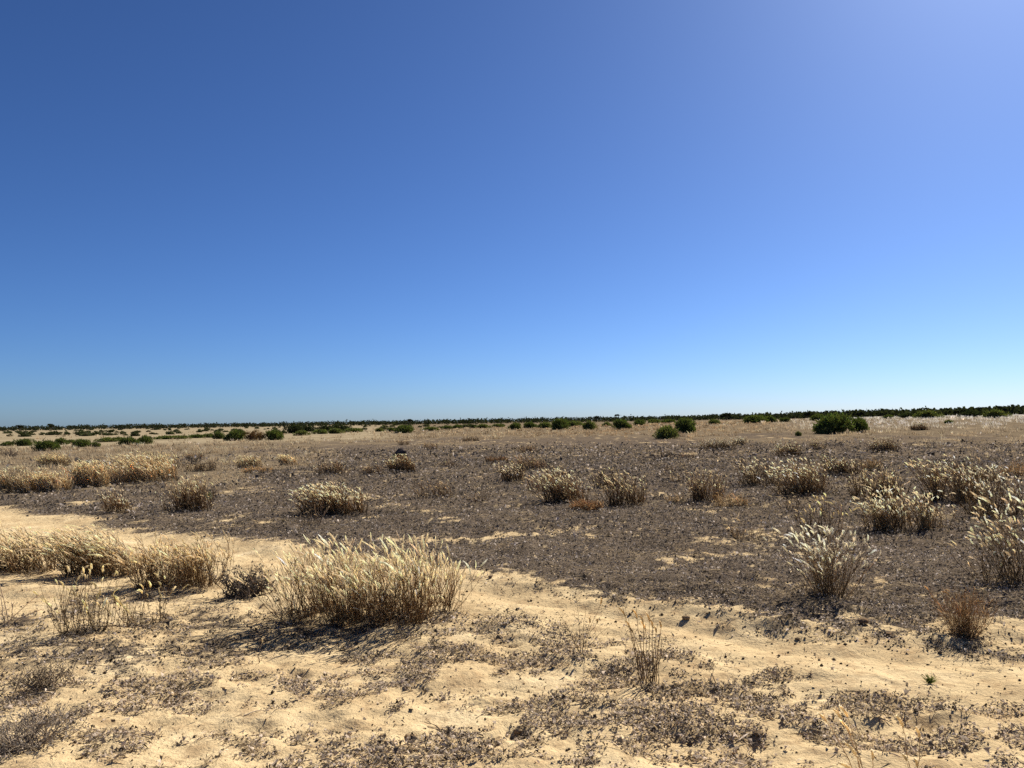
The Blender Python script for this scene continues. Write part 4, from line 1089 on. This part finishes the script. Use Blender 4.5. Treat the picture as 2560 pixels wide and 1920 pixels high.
def far_tree(px, top_py, crown_w, R, label, seed, flat=.4, hclear=.5):
    """a tree standing above the belt; its top reaches a given sight line"""
    rng = np.random.default_rng(seed)
    d = ray(px, top_py); k = R / math.hypot(d[0], d[1]); top = EYE + d * k
    x, y = top[0], top[1]; zb = float(macro(np.float64(x), np.float64(y))); H = top[2] - zb
    W = crown_w / F_PX * R
    e = link("scrub_tree", None, None, (x, y, zb)); tag(e, label, "tree", "trees standing above the belt")
    paths = []
    for j in range(3):
        twig_paths(rng, (rng.normal(0, .1), 0, 0), (rng.normal(0, .3), rng.normal(0, .3), 1), H * .9, 1, paths, .5, .12, 0)
    link("trunk", branch_geo(paths, (.08, .065, .05), rng).mesh("trunk", M_WOOD), e)
    n = 420; G = Geo()
    lob = np.stack([rng.uniform(-.4, .4, 7) * W, rng.uniform(-.3, .3, 7) * W, H * (1 - flat * rng.uniform(.25, .8, 7))], 1); sz = rng.uniform(.14, .24, 7) * W
    q = rng.integers(0, 7, n); v = rng.normal(0, 1, (n, 3)); v /= np.linalg.norm(v, axis=1, keepdims=True); v *= rng.random((n, 1)) ** .4
    pos = lob[q] + v * sz[q][:, None] * np.array([1, 1, .6]); pos[:, 2] = np.minimum(pos[:, 2], H)
    dd = rng.normal(0, 1, (n, 3)); dd /= np.linalg.norm(dd, axis=1, keepdims=True)
    c = np.array([.032, .036, .022])[None] * np.exp(rng.normal(0, .3, (n, 1)))
    G.add(*blades(pos - dd * .4, pos + dd * .4, .38, c, c, rng))
    o = link("crown", G.mesh("crown", M_LEAF), e); tag(o, kind="stuff")
far_tree(128, 1060, 22, 610, "umbrella-topped tree above the belt over the far paddock", 501)
far_tree(50, 1062, 14, 610, "small rounded tree above the belt nearest the frame edge of the paddock", 502)
far_tree(1026, 1047, 12, 600, "small tree poking above the belt over the lone round bush", 503)
far_tree(1492, 1040, 14, 470, "low tuft-topped tree above the belt between centre bushes", 504)
far_tree(1542, 1036, 11, 460, "slim tree with a tiny flat crown above the belt, over the domed bush", 505, .25)
far_tree(1815, 1032, 28, 330, "broad dark tree rising from the belt between round pair and long dark bush", 506, .55)
far_tree(1918, 1037, 14, 320, "pointed small tree above the long dark bush", 507, .5)
far_tree(2020, 1031, 18, 310, "rounded tree in the belt just before the largest bush", 508, .5)
far_tree(2150, 1030, 14, 300, "thin tree in the belt beyond the largest bush", 509, .5)
far_tree(2318, 1023, 20, 285, "knobbly tree above the belt over the wide olive bush", 510, .5)
far_tree(2396, 1026, 24, 280, "flat-topped tree above the belt beyond the wide olive bush", 511, .35)
far_tree(2495, 1017, 26, 275, "tallest open-crowned tree on the skyline, over the last olive bush", 512, .45)

# ------------------------------------------------------------------ dry grassland (nobody could count it)
def grassland():
    rng = np.random.default_rng(66)
    G = Geo()
    for (r0, r1, dens, hgt, wid, nb) in [(9, 18, 6.0, (.05, .16), .005, 10), (18, 32, 5.0, (.08, .24), .008, 10), (32, 60, 3.2, (.10, .30), .015, 10), (60, 110, 1.5, (.12, .34), .028, 9), (110, 230, .28, (.15, .38), .085, 8)]:
        half = math.radians(46)
        n = int(half * (r1 * r1 - r0 * r0) * dens)
        r = np.sqrt(rng.uniform(r0 * r0, r1 * r1, n)); a = rng.uniform(-half, half, n)
        x = r * np.sin(a); y = r * np.cos(a)
        k = (np.abs(x) < y * .70 + 2); x, y = x[k], y[k]
        lit, g, pad, w = cover(x, y)
        cl = fbm(x / 1.7, y / 2.5, 301, 3)
        p = np.clip(g ** 1.5 * (0.16 + 1.2 * sstep(.46, .62, cl)), 0, 1) * (1 - .96 * pad) + (.30 if r1 < 35 else .10) * (y - edge_y(x) > 4) * sstep(.50, .64, cl)
        k = rng.random(len(x)) < p
        x, y, w, g = x[k], y[k], w[k], g[k]; n = len(x)
        z = height(x, y)
        q = np.repeat(np.arange(n), nb)
        sc = np.exp(rng.normal(-.08, .22, n))
        spread = rng.normal(0, .10, (len(q), 2)) * sc[q][:, None]
        b = np.stack([x[q] + spread[:, 0], y[q] + spread[:, 1], z[q] - .01], 1)
        h = rng.uniform(hgt[0], hgt[1], len(q)) * sc[q] * (.55 + .45 * np.clip(g[q] + .2, 0, 1))
        t = b + np.stack([spread[:, 0] * .7 + rng.normal(-.03, .035, len(q)), spread[:, 1] * .7 + rng.normal(0, .04, len(q)), h], 1)
        ww = w[q][:, None]
        az = x / y
        orange = np.clip(np.exp(-((az - .18) / .2) ** 2) * (r1 > 40), 0, 1)[q][:, None] * (rng.random(n) < .7)[q][:, None]
        tint = np.array([[.42, .325, .20]]) * (1 - orange) + np.array([[.38, .262, .145]]) * orange
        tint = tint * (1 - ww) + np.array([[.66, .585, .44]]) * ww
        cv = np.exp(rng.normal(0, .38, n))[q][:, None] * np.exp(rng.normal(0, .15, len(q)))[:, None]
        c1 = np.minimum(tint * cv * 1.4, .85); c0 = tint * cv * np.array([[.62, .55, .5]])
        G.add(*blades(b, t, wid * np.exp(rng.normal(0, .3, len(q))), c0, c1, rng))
    print("grass blades tris", sum(len(f) for f in G.F))
    o = link("dry_grass", G.mesh("dry_grass", M_STRAW)); tag(o, "dry straw-coloured grassland spreading over the plain to the tree belt", "grass", kind="stuff")
grassland()
